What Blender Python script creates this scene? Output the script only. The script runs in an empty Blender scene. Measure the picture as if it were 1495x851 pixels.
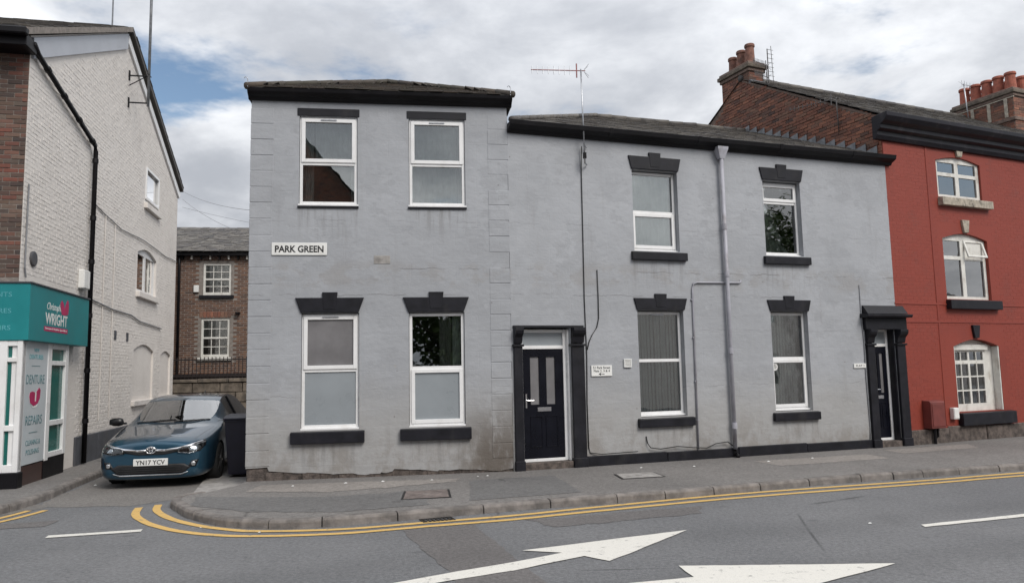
import bpy, bmesh, math, random
from mathutils import Vector, Matrix
from mathutils.bvhtree import BVHTree
random.seed(7)
sc = bpy.context.scene
C = sc.collection
R = math.radians
# ------------------------------------------------------------------ camera
cam_d = bpy.data.cameras.new('camera'); cam = bpy.data.objects.new('camera', cam_d); C.objects.link(cam); sc.camera = cam
cam_d.sensor_width = 36.0; cam_d.lens = 1100.0 / 1495.0 * 36.0; cam_d.clip_end = 3000; cam_d.clip_start = 0.1
pit, rol = R(6.064), R(-1.149)
fw = Vector((0, math.cos(pit), math.sin(pit))); up0 = Vector((0, -math.sin(pit), math.cos(pit))); rx0 = Vector((1, 0, 0))
rx = math.cos(rol) * rx0 + math.sin(rol) * up0; upv = -math.sin(rol) * rx0 + math.cos(rol) * up0
M = Matrix((rx, upv, -fw)).transposed().to_4x4(); M.translation = Vector((0, 0, 1.75)); cam.matrix_world = M
# ------------------------------------------------------------------ world, sun, exposure
SUN_EL, SUN_AZ = R(44), R(140)      # azimuth clockwise from +Y
w = bpy.data.worlds.new('World'); sc.world = w; w.use_nodes = True
nt = w.node_tree; nt.nodes.clear()
def nd(t, **k):
    n = nt.nodes.new(t)
    for a, b in k.items(): setattr(n, a, b)
    return n
def lk(a, b): nt.links.new(a, b)
def math_(op, a, b=None, c=None):
    n = nd('ShaderNodeMath', operation=op)
    for i, v in enumerate((a, b, c)):
        if v is None: continue
        if isinstance(v, (int, float)): n.inputs[i].default_value = v
        else: lk(v, n.inputs[i])
    return n.outputs[0]
def mixc(f, a, b):
    n = nd('ShaderNodeMix', data_type='RGBA')
    if isinstance(f, (int, float)): n.inputs[0].default_value = f
    else: lk(f, n.inputs[0])
    for i, v in ((6, a), (7, b)):
        if isinstance(v, tuple): n.inputs[i].default_value = (*v, 1)
        else: lk(v, n.inputs[i])
    return n.outputs[2]
def ramp(f, lo, hi):
    n = nd('ShaderNodeMapRange'); n.interpolation_type = 'SMOOTHSTEP'
    lk(f, n.inputs[0]); n.inputs[1].default_value = lo; n.inputs[2].default_value = hi
    return n.outputs[0]
sky = nd('ShaderNodeTexSky', sky_type='NISHITA', sun_disc=False); sky.sun_elevation = SUN_EL; sky.sun_rotation = SUN_AZ
sky.air_density = 1.2; sky.dust_density = 0.6; sky.ozone_density = 1.5
tc = nd('ShaderNodeTexCoord'); sep = nd('ShaderNodeSeparateXYZ'); lk(tc.outputs['Generated'], sep.inputs[0])
zz = math_('ADD', math_('MAXIMUM', sep.outputs[2], 0.0), 0.22)
cx = math_('DIVIDE', sep.outputs[0], zz); cy = math_('DIVIDE', sep.outputs[1], zz)
cmb = nd('ShaderNodeCombineXYZ'); lk(cx, cmb.inputs[0]); lk(cy, cmb.inputs[1])
def wnoise(scale, detail, off, rough=0.55, dist=0.0):
    mp = nd('ShaderNodeMapping'); mp.inputs['Location'].default_value = off; lk(cmb.outputs[0], mp.inputs[0])
    n = nd('ShaderNodeTexNoise'); n.inputs['Scale'].default_value = scale; n.inputs['Detail'].default_value = detail
    n.inputs['Roughness'].default_value = rough; n.inputs['Distortion'].default_value = dist; lk(mp.outputs[0], n.inputs['Vector'])
    return n.outputs[0]
CLOUD_OFF = (3.11, 17.27, 0.0)
n_cov = wnoise(1.15, 7, CLOUD_OFF, 0.58, 0.3)
n_tone = wnoise(0.8, 6, (15.28, 5.10, 2.0), 0.55, 0.4)
n_fine = wnoise(2.6, 8, (1.0, 7.0, 5.0), 0.6, 0.2)
cov = ramp(n_cov, 0.352, 0.465)
tone = math_('ADD', math_('MULTIPLY', n_tone, 0.65), math_('MULTIPLY', n_fine, 0.35))
cl = mixc(ramp(tone, 0.38, 0.66), (4.7, 4.95, 5.45), (10.8, 11.0, 11.3))
hz = ramp(sep.outputs[2], 0.32, 0.02)
cov2 = math_('MAXIMUM', cov, math_("MULTIPLY", hz, 0.97))
ovc = math_('ADD', math_('MULTIPLY', math_('MAXIMUM', sep.outputs[2], 0.0), 0.75), 0.72)     # an overcast sky is brighter overhead than at the horizon
cln = nd('ShaderNodeVectorMath', operation='SCALE'); lk(cl, cln.inputs[0]); lk(ovc, cln.inputs['Scale'])
skyc = mixc(cov2, sky.outputs[0], cln.outputs[0])
bg = nd('ShaderNodeBackground'); bg.inputs[1].default_value = 0.068; lk(skyc, bg.inputs[0])
out = nd('ShaderNodeOutputWorld'); lk(bg.outputs[0], out.inputs[0])
sun_d = bpy.data.lights.new('sun', 'SUN'); sun_d.energy = 1.5; sun_d.angle = R(28); sun_d.color = (1.0, 0.95, 0.88)
sun = bpy.data.objects.new('sun', sun_d); C.objects.link(sun)
sdir = Vector((math.sin(SUN_AZ) * math.cos(SUN_EL), math.cos(SUN_AZ) * math.cos(SUN_EL), math.sin(SUN_EL)))
sun.rotation_euler = sdir.to_track_quat('Z', 'Y').to_euler()
vs = sc.view_settings; vs.view_transform = 'Standard'; vs.look = 'None'; vs.exposure = 0.74; vs.gamma = 1.0; vs.use_curve_mapping = False
sc.render.engine = 'CYCLES'; sc.cycles.use_denoising = True; sc.cycles.max_bounces = 8; sc.cycles.transparent_max_bounces = 12
sc.cycles.use_adaptive_sampling = True; sc.cycles.caustics_reflective = False; sc.cycles.caustics_refractive = False

# ------------------------------------------------------------------ helpers: materials
MAT = {}
class NT:
    def __init__(s, name):
        s.m = bpy.data.materials.new(name); s.m.use_nodes = True; s.t = s.m.node_tree
        s.b = s.t.nodes['Principled BSDF']; MAT[name] = s.m; s._co = None
    def n(s, t, **k):
        x = s.t.nodes.new(t)
        for a, b in k.items(): setattr(x, a, b)
        return x
    def put(s, sock, v):
        if isinstance(v, tuple): sock.default_value = (*v, 1) if len(v) == 3 and sock.type == 'RGBA' else v
        elif isinstance(v, (int, float)): sock.default_value = v
        else: s.t.links.new(v, sock)
    def co(s):
        if s._co is None: s._co = s.n('ShaderNodeTexCoord').outputs['Object']
        return s._co
    def wco(s):
        return s.n('ShaderNodeNewGeometry').outputs['Position']
    def map(s, sc_=(1, 1, 1), loc=(0, 0, 0), rot=(0, 0, 0), co=None):
        m = s.n('ShaderNodeMapping'); s.put(m.inputs[0], co or s.co())
        m.inputs['Scale'].default_value = sc_; m.inputs['Location'].default_value = loc; m.inputs['Rotation'].default_value = rot
        return m.outputs[0]
    def noise(s, scale, detail=5, rough=0.55, co=None, dist=0.0):
        x = s.n('ShaderNodeTexNoise'); s.put(x.inputs['Vector'], co or s.co()); x.inputs['Scale'].default_value = scale
        x.inputs['Detail'].default_value = detail; x.inputs['Roughness'].default_value = rough; x.inputs['Distortion'].default_value = dist
        return x.outputs[0]
    def vor(s, scale, co=None, feature='F1', out=0):
        x = s.n('ShaderNodeTexVoronoi', feature=feature); s.put(x.inputs['Vector'], co or s.co()); x.inputs['Scale'].default_value = scale
        return x.outputs[out]
    def rg(s, f, lo, hi, a=0.0, b=1.0, smooth=True):
        x = s.n('ShaderNodeMapRange'); x.interpolation_type = 'SMOOTHSTEP' if smooth else 'LINEAR'
        s.put(x.inputs[0], f); x.inputs[1].default_value = lo; x.inputs[2].default_value = hi; x.inputs[3].default_value = a; x.inputs[4].default_value = b
        return x.outputs[0]
    def ma(s, op, a, b=None):
        x = s.n('ShaderNodeMath', operation=op); s.put(x.inputs[0], a)
        if b is not None: s.put(x.inputs[1], b)
        return x.outputs[0]
    def mix(s, f, a, b, mode='MIX'):
        x = s.n('ShaderNodeMix', data_type='RGBA', blend_type=mode); s.put(x.inputs[0], f); s.put(x.inputs[6], a); s.put(x.inputs[7], b)
        return x.outputs[2]
    def cr(s, f, stops):
        x = s.n('ShaderNodeValToRGB'); e = x.color_ramp.elements
        while len(e) < len(stops): e.new(0.5)
        for i, (p, c) in enumerate(stops): e[i].position = p; e[i].color = (*c, 1)
        s.put(x.inputs[0], f); return x.outputs[0]
    def xyz(s, co=None):
        x = s.n('ShaderNodeSeparateXYZ'); s.put(x.inputs[0], co or s.co()); return x.outputs
    def bump(s, h, strength=0.3, dist=0.01, prev=None):
        x = s.n('ShaderNodeBump'); x.inputs['Strength'].default_value = strength; x.inputs['Distance'].default_value = dist
        s.put(x.inputs['Height'], h)
        if prev is not None: s.put(x.inputs['Normal'], prev)
        s.t.links.new(x.outputs[0], s.b.inputs['Normal']); return x.outputs[0]
    def fin(s, col=None, rough=None, metal=None, **k):
        if col is not None: s.put(s.b.inputs['Base Color'], col)
        if rough is not None: s.put(s.b.inputs['Roughness'], rough)
        if metal is not None: s.put(s.b.inputs['Metallic'], metal)
        for a, b in k.items(): s.put(s.b.inputs[a.replace('_', ' ')], b)
        return s.m

def simple(name, col, rough=0.6, metal=0.0, var=0.12, nscale=6.0, bump=0.15, bdist=0.004, dirt=None, **k):
    t = NT(name); n = t.noise(nscale, 6, 0.6)
    dark = tuple(c * (1 - var) for c in col); lite = tuple(min(1, c * (1 + var)) for c in col)
    c = t.mix(t.rg(n, 0.3, 0.7), dark, lite)
    if dirt: c = t.mix(t.rg(t.noise(nscale * 0.6, 7, 0.65, co=t.map((1, 1, 0.5), (3, 1, 2))), 0.52, 0.72, 0, dirt[1]), c, dirt[0])
    if bump: t.bump(t.noise(nscale * 8, 4), bump, bdist)
    return t.fin(c, t.rg(n, 0.2, 0.8, rough - 0.06, rough + 0.06), metal, **k)

def render_paint(name, base, stain_x=None, sills=()):
    t = NT(name); x, y, z = t.xyz()
    big = t.noise(0.55, 6, 0.6); med = t.noise(2.4, 7, 0.62)
    c = t.mix(t.rg(big, 0.32, 0.7), tuple(v * 0.90 for v in base), tuple(v * 1.06 for v in base))
    c = t.mix(t.rg(med, 0.55, 0.75, 0, 0.35), c, tuple(v * 0.84 for v in base))
    for sc_, lo, k, off in ((0.9, 0.53, 0.55, (5, 0, 2)), (1.7, 0.57, 0.5, (1, 0, 9))):
        c = t.mix(t.rg(t.noise(sc_, 9, 0.72, co=t.map((0.8, 1, 1.2), off)), lo, lo + 0.02, 0, k), c, tuple(v * 0.86 for v in base))
    c = t.mix(t.rg(t.noise(2.1, 9, 0.75, co=t.map((1, 1, 1.3), (3, 0, 4))), 0.60, 0.63, 0, 0.5), c, tuple(v * 1.13 for v in base))
    # bands of worn, rougher render between the storeys
    band = t.ma('MULTIPLY', t.rg(z, 3.12, 3.3), t.rg(z, 3.72, 3.5))
    bn = t.ma('MULTIPLY', band, t.rg(t.noise(1.6, 8, 0.7, co=t.map((1.0, 1, 1.25))), 0.47, 0.56))
    c = t.mix(t.ma('MULTIPLY', bn, 0.5), c, (0.27, 0.262, 0.258))
    # the lower wall has weathered to a beige grey
    bg_ = t.ma('MULTIPLY', t.rg(t.ma('ADD', z, t.ma('MULTIPLY', t.noise(0.9, 6, 0.65, co=t.map((1, 1, 1), (7, 0, 7))), 1.4)), 2.7, 1.4), 0.65)
    c = t.mix(bg_, c, (0.33, 0.322, 0.31))
    wob = t.ma('MULTIPLY', t.noise(1.3, 6, 0.7, co=t.map((1, 1, 0.2))), 0.22)
    for zc, sd, kk in ((3.62, 2, 0.6), (3.18, 5, 0.5), (4.42, 9, 0.3), (1.52, 12, 0.35), (2.55, 15, 0.25)):
        ln = t.ma('ABSOLUTE', t.ma('SUBTRACT', t.ma('ADD', z, wob), zc))
        c = t.mix(t.ma('MULTIPLY', t.ma('MULTIPLY', t.rg(ln, 0.012, 0.003), t.rg(t.noise(1.8, 4, 0.6, co=t.map((1, 1, 0.1), (sd, 0, 0))), 0.46, 0.58)), kk), c, (0.12, 0.115, 0.115))
    sp = t.vor(2.6, co=t.map((1, 1, 1), (0.3, 0, 0.7)))
    c = t.mix(t.rg(sp, 0.045, 0.02, 0, 0.55), c, (0.11, 0.09, 0.08))
    # run marks and grime
    runs = t.rg(t.noise(3.0, 6, 0.6, co=t.map((1.6, 1, 0.18), (4, 0, 0))), 0.56, 0.76, 0, 0.28)
    c = t.mix(runs, c, (0.22, 0.215, 0.21))
    low = t.ma('MULTIPLY', t.rg(z, 1.25, 0.2), t.rg(t.noise(1.5, 8, 0.72, co=t.map((1.2, 1, 0.8), (0, 0, 7))), 0.42, 0.6))
    c = t.mix(t.ma('MULTIPLY', low, 0.55), c, (0.19, 0.165, 0.14))
    # rain streaks hanging from the sills
    dr = t.rg(t.noise(5.5, 5, 0.65, co=t.map((1.7, 1, 0.14), (2, 0, 5))), 0.47, 0.62)
    for (xa, xb, zt) in sills:
        mk = t.ma('MULTIPLY', t.ma('MULTIPLY', t.rg(x, xa - 0.03, xa + 0.02), t.rg(x, xb + 0.03, xb - 0.02)), t.ma('MULTIPLY', t.rg(z, zt - 0.75, zt), t.rg(z, zt + 0.01, zt)))
        c = t.mix(t.ma('MULTIPLY', t.ma('MULTIPLY', mk, dr), 0.42), c, (0.17, 0.165, 0.16))
    if stain_x:
        sx = t.ma('MULTIPLY', t.rg(x, stain_x - 1.05, stain_x - 0.35), t.rg(z, 1.7, 0.35))
        sx = t.ma('MULTIPLY', sx, t.rg(t.noise(2.2, 8, 0.7, co=t.map((1.3, 1, 0.6), (1, 0, 3))), 0.30, 0.52))
        c = t.mix(t.ma('MULTIPLY', sx, 0.9), c, (0.105, 0.086, 0.07))
    # bare chips
    chip = t.ma('MULTIPLY', t.rg(t.noise(4.5, 6, 0.7, co=t.map((1, 1, 1.4), (8, 0, 1))), 0.67, 0.70), t.rg(z, 3.9, 2.8))
    c = t.mix(t.ma('MULTIPLY', chip, 0.6), c, (0.34, 0.32, 0.29))
    crs = t.n('ShaderNodeTexBrick'); t.put(crs.inputs['Vector'], t.map((1, 1, 1), (0, 0, 0), (R(90), 0, 0)))
    crs.inputs['Scale'].default_value = 1.0; crs.inputs['Brick Width'].default_value = 0.75; crs.inputs['Row Height'].default_value = 0.3
    crs.inputs['Mortar Size'].default_value = 0.012; crs.inputs['Mortar Smooth'].default_value = 1.0
    b1 = t.bump(t.noise(2.6, 5, 0.5, co=t.map((0.8, 1, 1.2))), 0.5, 0.035)
    b2 = t.bump(t.noise(11, 5, 0.55, co=t.map((0.8, 1, 1.15))), 0.55, 0.011, b1)
    b3 = t.bump(crs.outputs['Fac'], -0.22 if False else 0.18, -0.004, b2)
    t.bump(t.noise(90, 4, 0.6), 0.35, 0.003, b3)
    return t.fin(c, t.rg(med, 0.3, 0.7, 0.62, 0.8))

def brick_mat(name, cols, island=False, dirt=0.35, rough=0.85):
    t = NT(name)
    r = t.n('ShaderNodeNewGeometry').outputs['Random Per Island'] if island else t.n('ShaderNodeObjectInfo').outputs['Random']
    c = t.cr(r, [(i / (len(cols) - 1), k) for i, k in enumerate(cols)])
    w_ = t.wco()
    c = t.mix(t.rg(t.noise(14, 6, 0.65, co=w_), 0.45, 0.75, 0, 0.45), c, tuple(v * 0.55 for v in cols[0]))
    c = t.mix(t.rg(t.noise(1.3, 6, 0.65, co=w_), 0.5, 0.75, 0, dirt), c, (0.06, 0.05, 0.045))
    t.bump(t.noise(60, 5, 0.6, co=w_), 0.5, 0.004)
    return t.fin(c, rough)

render_paint('grey_render', (0.345, 0.357, 0.380), None, ((2.38, 3.46, 0.72), (5.25, 6.28, 0.72), (2.38, 3.46, 3.73), (5.25, 6.28, 3.73)))
render_paint('grey_render_stained', (0.345, 0.357, 0.380), 4.25, ((0.70, 1.84, 0.66), (2.47, 3.59, 0.66), (0.78, 1.75, 4.53), (2.6, 3.57, 4.53)))
simple('charcoal_paint', (0.009, 0.009, 0.013), 0.5, Specular_IOR_Level=0.3, var=0.3, nscale=5, bump=0.25, dirt=((0.036, 0.034, 0.033), 0.45))
simple('black_gutter', (0.004, 0.0035, 0.005), 0.5, Specular_IOR_Level=0.25, var=0.3, nscale=4, dirt=((0.018, 0.016, 0.016), 0.4))
simple('white_upvc', (0.78, 0.78, 0.78), 0.3, var=0.03, nscale=4, bump=0.0, dirt=((0.55, 0.52, 0.48), 0.35))
simple('white_timber', (0.66, 0.65, 0.61), 0.5, var=0.08, nscale=7, bump=0.3, dirt=((0.36, 0.32, 0.27), 0.7))
simple('navy_door', (0.004, 0.0045, 0.009), 0.3, var=0.2, nscale=3, bump=0.05, Specular_IOR_Level=0.25)
simple('chrome', (0.75, 0.75, 0.76), 0.14, 1.0, var=0.03, nscale=3, bump=0)
simple('steel', (0.42, 0.43, 0.45), 0.4, 1.0, var=0.15, nscale=20, bump=0.1)
simple('rust_red_metal', (0.30, 0.12, 0.12), 0.5, 0.3, var=0.3, nscale=20, bump=0.1)
simple('weathered_metal', (0.11, 0.105, 0.105), 0.6, 0.4, var=0.4, nscale=15, bump=0.1)
simple('lead', (0.20, 0.21, 0.225), 0.5, 0.3, var=0.25, nscale=9, bump=0.2, dirt=((0.45, 0.45, 0.45), 0.4))
simple('black_cable', (0.012, 0.012, 0.012), 0.5, bump=0)
simple('grey_cable', (0.20, 0.205, 0.22), 0.6, bump=0)
simple('pipe_grey_paint', (0.36, 0.36, 0.40), 0.5, var=0.12, nscale=5, dirt=((0.16, 0.13, 0.12), 0.6))
simple('plaster_inside', (0.30, 0.29, 0.28), 0.9, bump=0)
simple('timber_floor', (0.12, 0.08, 0.05), 0.7, bump=0)
simple('curtain', (0.42, 0.40, 0.38), 0.9, var=0.1, bump=0.2)
simple('net_curtain', (0.74, 0.74, 0.73), 0.9, var=0.1, bump=0.2)
simple('blind_fabric', (0.62, 0.64, 0.64), 0.85, var=0.1, bump=0.1)
simple('stone_base', (0.105, 0.085, 0.075), 0.95, var=0.5, nscale=9, bump=0.8, bdist=0.02, dirt=((0.03, 0.025, 0.022), 0.8))
simple('sandstone', (0.15, 0.125, 0.10), 0.95, var=0.4, nscale=5, bump=0.7, bdist=0.02, dirt=((0.06, 0.055, 0.05), 0.8))
simple('kerb_stone', (0.170, 0.154, 0.143), 0.9, var=0.35, nscale=5, bump=0.6, bdist=0.008, dirt=((0.05, 0.047, 0.045), 0.7))
simple('cover_concrete', (0.30, 0.285, 0.27), 0.9, var=0.2, nscale=8, bump=0.4, dirt=((0.1, 0.09, 0.085), 0.6))
simple('cover_rust', (0.17, 0.14, 0.128), 0.8, 0.2, var=0.3, nscale=8, bump=0.4, dirt=((0.06, 0.05, 0.045), 0.6))
simple('cast_iron', (0.03, 0.028, 0.027), 0.6, 0.6, var=0.4, nscale=20)
simple('red_cover', (0.15, 0.032, 0.026), 0.6, var=0.15, nscale=6, dirt=((0.1, 0.03, 0.028), 0.5))
simple('terracotta', (0.33, 0.105, 0.07), 0.85, var=0.25, nscale=9, bump=0.3, dirt=((0.09, 0.05, 0.045), 0.6))
simple('old_pot', (0.20, 0.10, 0.075), 0.9, var=0.3, nscale=9, bump=0.3, dirt=((0.06, 0.045, 0.04), 0.7))
simple('teal_sign', (0.007, 0.20, 0.215), 0.45, var=0.06, nscale=2, bump=0.03)
simple('sign_white', (0.74, 0.74, 0.72), 0.45, var=0.04, nscale=4, bump=0.02, dirt=((0.48, 0.46, 0.42), 0.5))
simple('vinyl_panel', (0.52, 0.56, 0.58), 0.4, var=0.04, nscale=2, bump=0.02)
simple('sign_black', (0.015, 0.015, 0.017), 0.5, bump=0)
simple('sign_teal_text', (0.10, 0.20, 0.22), 0.5, bump=0)
simple('pale_teal_text', (0.10, 0.36, 0.40), 0.5, bump=0)
simple('sign_magenta', (0.42, 0.015, 0.10), 0.45, bump=0)
simple('teal_vinyl_glass', (0.012, 0.12, 0.105), 0.12, var=0.08, nscale=2, bump=0)
simple('plate_white', (0.72, 0.72, 0.70), 0.4, var=0.02, bump=0)
simple('bin_plastic', (0.010, 0.010, 0.022), 0.5, var=0.2, nscale=5, bump=0.1)
simple('tyre', (0.014, 0.014, 0.014), 0.85, bump=0.3)
simple('car_black', (0.006, 0.006, 0.007), 0.4, bump=0)
simple('car_grille', (0.008, 0.008, 0.009), 0.6, bump=0.4)
simple('lamp_silver', (0.55, 0.56, 0.58), 0.2, 0.8, bump=0)
simple('alloy', (0.42, 0.42, 0.43), 0.3, 0.9, bump=0)
simple('seat_fabric', (0.02, 0.02, 0.022), 0.9)
simple('red_paint_wood', (0.006, 0.005, 0.009), 0.45, Specular_IOR_Level=0.3, var=0.3, nscale=4, dirt=((0.06, 0.05, 0.055), 0.5))
simple('flaking_sill', (0.36, 0.32, 0.26), 0.8, var=0.3, nscale=14, bump=0.5, dirt=((0.02, 0.02, 0.02), 1.0))
simple('brown_tile', (0.055, 0.03, 0.026), 0.35, var=0.2, nscale=5)
simple('mortar_red', (0.17, 0.125, 0.105), 0.95, var=0.25, nscale=9, bump=0.5, bdist=0.01)
simple('mortar_grey', (0.22, 0.195, 0.175), 0.95, var=0.25, nscale=9, bump=0.5, bdist=0.01)
simple('mortar_pale', (0.40, 0.36, 0.30), 0.95, var=0.25, nscale=12, bump=0.5, bdist=0.01)
simple('dark_plinth', (0.065, 0.068, 0.078), 0.75, var=0.2, nscale=4, bump=0.3, dirt=((0.10, 0.09, 0.085), 0.6))
simple('cladding', (0.40, 0.42, 0.46), 0.5, var=0.06, nscale=2)
simple('railing_paint', (0.02, 0.014, 0.014), 0.6)
simple('ground_earth', (0.06, 0.055, 0.05), 0.95)
simple('bark', (0.06, 0.045, 0.035), 0.95, bump=0.6, bdist=0.03)
simple('litter_white', (0.7, 0.7, 0.68), 0.7, bump=0)
RB = [(0.25, 0.105, 0.068), (0.17, 0.072, 0.05), (0.30, 0.13, 0.082), (0.13, 0.062, 0.048), (0.22, 0.12, 0.082), (0.07, 0.044, 0.04)]
brick_mat('brick_red', RB, dirt=0.25); brick_mat('brick_red_mass', RB, True)
SB = [(0.17, 0.075, 0.055), (0.12, 0.075, 0.058), (0.075, 0.055, 0.047), (0.19, 0.065, 0.045), (0.15, 0.115, 0.09), (0.05, 0.038, 0.036), (0.14, 0.09, 0.065)]
brick_mat('brick_brown', SB, dirt=0.3); brick_mat('brick_brown_mass', [(0.15, 0.08, 0.052), (0.10, 0.055, 0.042), (0.19, 0.10, 0.062), (0.08, 0.05, 0.04), (0.165, 0.095, 0.068)], True, dirt=0.2)
brick_mat('white_brick_mass', [(0.70, 0.66, 0.62), (0.715, 0.675, 0.635), (0.685, 0.645, 0.605), (0.71, 0.67, 0.63)], True, dirt=0.14, rough=0.75)
brick_mat('red_brick_paint', [(0.235, 0.037, 0.021), (0.242, 0.039, 0.023), (0.228, 0.035, 0.020)], True, dirt=0.22, rough=0.62)
SL = [(0.085, 0.078, 0.075), (0.045, 0.042, 0.042), (0.12, 0.108, 0.094), (0.065, 0.058, 0.052), (0.15, 0.138, 0.122), (0.055, 0.05, 0.046)]
brick_mat('slate', SL, dirt=0.4, rough=0.7); brick_mat('slate_mass', SL, True, dirt=0.4, rough=0.7)
SM = [(0.06, 0.048, 0.04), (0.045, 0.037, 0.033), (0.085, 0.066, 0.05), (0.07, 0.06, 0.05), (0.05, 0.045, 0.032)]
brick_mat('slate_mossy', SM, dirt=0.4, rough=0.85)
t = NT('white_wall'); c = t.mix(t.rg(t.noise(1.2, 7, 0.65), 0.4, 0.72), (0.70, 0.66, 0.62), (0.62, 0.58, 0.54))
z = t.xyz()[2]
c = t.mix(t.ma('MULTIPLY', t.rg(t.noise(2.2, 7, 0.7, co=t.map((1, 1, 0.4))), 0.55, 0.8), 0.4), c, (0.34, 0.32, 0.29))
t.bump(t.noise(20, 6, 0.6, co=t.map((0.6, 1, 1.4))), 0.6, 0.015); t.fin(c, 0.8)
t = NT('red_wall'); c = t.mix(t.rg(t.noise(1.0, 6, 0.6), 0.4, 0.7), (0.235, 0.037, 0.021), (0.20, 0.032, 0.02)); t.bump(t.noise(30, 5), 0.3, 0.006); t.fin(c, 0.62)
def asphalt(name, a, b, speck=0.5, cracks=True):
    t = NT(name); big = t.noise(0.35, 7, 0.62); fine = t.noise(75, 4, 0.75); agg = t.vor(60)
    c = t.mix(t.rg(big, 0.34, 0.68), a, b)
    c = t.mix(t.rg(t.noise(1.7, 7, 0.7, co=t.map((1, 0.35, 1), (0, 0, 0), (0, 0, R(-15)))), 0.5, 0.75, 0, 0.35), c, tuple(v * 0.72 for v in a))
    c = t.mix(t.rg(fine, 0.54, 0.70, 0, speck), c, tuple(min(1, v * 2.3) for v in b))
    c = t.mix(t.rg(t.noise(24, 6, 0.75), 0.36, 0.64), c, t.mix(1.0, c, (1.55, 1.56, 1.58), 'MULTIPLY'))
    c = t.mix(t.rg(t.noise(11, 5, 0.75, co=t.map((1, 1, 1), (3, 3, 0))), 0.52, 0.66, 0, 0.3), c, tuple(v * 0.6 for v in a))
    c = t.mix(t.rg(agg, 0.22, 0.05, 0, 0.4), c, tuple(v * 0.5 for v in a))
    c = t.mix(t.rg(t.noise(5, 5, 0.7), 0.66, 0.72, 0, 0.35), c, tuple(v * 0.55 for v in a))
    # polished wheel tracks, drips of oil
    xx, yy, _ = t.xyz(t.map((1, 1, 1), (0, 0, 0), (0, 0, R(-17))))
    for yc in (4.4, 6.1, 7.6): c = t.mix(t.ma('MULTIPLY', t.rg(t.ma('ABSOLUTE', t.ma('SUBTRACT', t.ma('ADD', yy, t.ma('MULTIPLY', t.noise(0.4, 3), 0.8)), yc)), 0.55, 0.05), 0.22), c, tuple(v * 0.72 for v in a))
    c = t.mix(t.rg(t.vor(0.9, co=t.map((1, 1.6, 1), (2.2, 0, 0))), 0.10, 0.03, 0, 0.35), c, tuple(v * 0.45 for v in a))
    if cracks:
        wob = t.mix(0.25, t.co(), t.n('ShaderNodeTexNoise').outputs[1])
        ck = t.ma('MULTIPLY', t.rg(t.vor(0.33, co=wob, feature='DISTANCE_TO_EDGE'), 0.006, 0.0), t.rg(t.noise(0.4, 4), 0.52, 0.62))
        c = t.mix(t.ma('MULTIPLY', ck, 0.75), c, tuple(v * 0.35 for v in a))
    b1 = t.bump(t.noise(3.0, 4), 0.25, 0.02)
    t.bump(t.ma('ADD', fine, t.ma('MULTIPLY', agg, -0.6)), 0.65, 0.006, b1)
    return t.fin(c, 0.86)
asphalt('asphalt', (0.092, 0.093, 0.096), (0.118, 0.118, 0.120), 0.5)
asphalt('asphalt_old', (0.112, 0.104, 0.097), (0.148, 0.138, 0.127), 0.4)
asphalt('asphalt_patch', (0.086, 0.080, 0.078), (0.104, 0.097, 0.094), 0.25)
asphalt('footway', (0.112, 0.105, 0.099), (0.145, 0.136, 0.128), 0.35)
asphalt('footway_patch', (0.090, 0.087, 0.085), (0.108, 0.105, 0.102), 0.3)
asphalt('footway_pale', (0.165, 0.15, 0.137), (0.205, 0.187, 0.17), 0.2)
def roadpaint(name, col, wear):
    t = NT(name); c = t.mix(t.rg(t.noise(60, 5, 0.7), 0.45, 0.75, 0, 0.5), col, tuple(v * 0.72 for v in col))
    c = t.mix(t.ma('MULTIPLY', t.rg(t.noise(7, 8, 0.8), 0.56, 0.64), wear), c, (0.12, 0.118, 0.115))
    c = t.mix(t.ma('MULTIPLY', t.rg(t.noise(110, 3, 0.7), 0.60, 0.68), wear), c, (0.12, 0.118, 0.115))
    t.bump(t.noise(150, 3), 0.4, 0.003); return t.fin(c, 0.7)
roadpaint('paint_white', (0.64, 0.62, 0.57), 0.6)
roadpaint('paint_yellow', (0.60, 0.385, 0.12), 0.65)
def glassmat(name, tint, boost=2.2, rough=0.01, wavy=0.0):
    t = NT(name); t.t.nodes.remove(t.b); o = t.t.nodes['Material Output']
    fr = t.n('ShaderNodeFresnel'); fr.inputs[0].default_value = 1.5
    f = t.ma('MINIMUM', t.ma('MULTIPLY', fr.outputs[0], boost), 1.0)
    tr = t.n('ShaderNodeBsdfTransparent'); tr.inputs[0].default_value = (*tint, 1)
    gl = t.n('ShaderNodeBsdfGlossy'); gl.inputs['Roughness'].default_value = rough; gl.inputs['Color'].default_value = (1, 1, 1, 1)
    if wavy:
        bp = t.n('ShaderNodeBump'); bp.inputs['Strength'].default_value = wavy; bp.inputs['Distance'].default_value = 0.01
        t.put(bp.inputs['Height'], t.noise(2.0, 2)); t.t.links.new(bp.outputs[0], gl.inputs['Normal'])
    mx = t.n('ShaderNodeMixShader'); t.put(mx.inputs[0], f); t.t.links.new(tr.outputs[0], mx.inputs[1]); t.t.links.new(gl.outputs[0], mx.inputs[2])
    t.t.links.new(mx.outputs[0], o.inputs[0]); return t.m
glassmat('window_glass', (0.80, 0.84, 0.83), 4.4, wavy=0.13)
glassmat('car_glass', (0.62, 0.68, 0.65), 4.0)
glassmat('lamp_glass', (0.92, 0.94, 0.95), 1.6)
simple('frosted_glass', (0.265, 0.29, 0.31), 0.3, var=0.06, nscale=1.6, bump=0.05, Specular_IOR_Level=0.6)
simple('grey_film', (0.17, 0.165, 0.17), 0.35, var=0.15, nscale=2.2, bump=0.03, Specular_IOR_Level=0.6)
t = NT('car_paint'); lw = t.n('ShaderNodeLayerWeight'); lw.inputs[0].default_value = 0.45
c = t.mix(lw.outputs[1], (0.016, 0.068, 0.115), (0.006, 0.02, 0.036))
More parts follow.
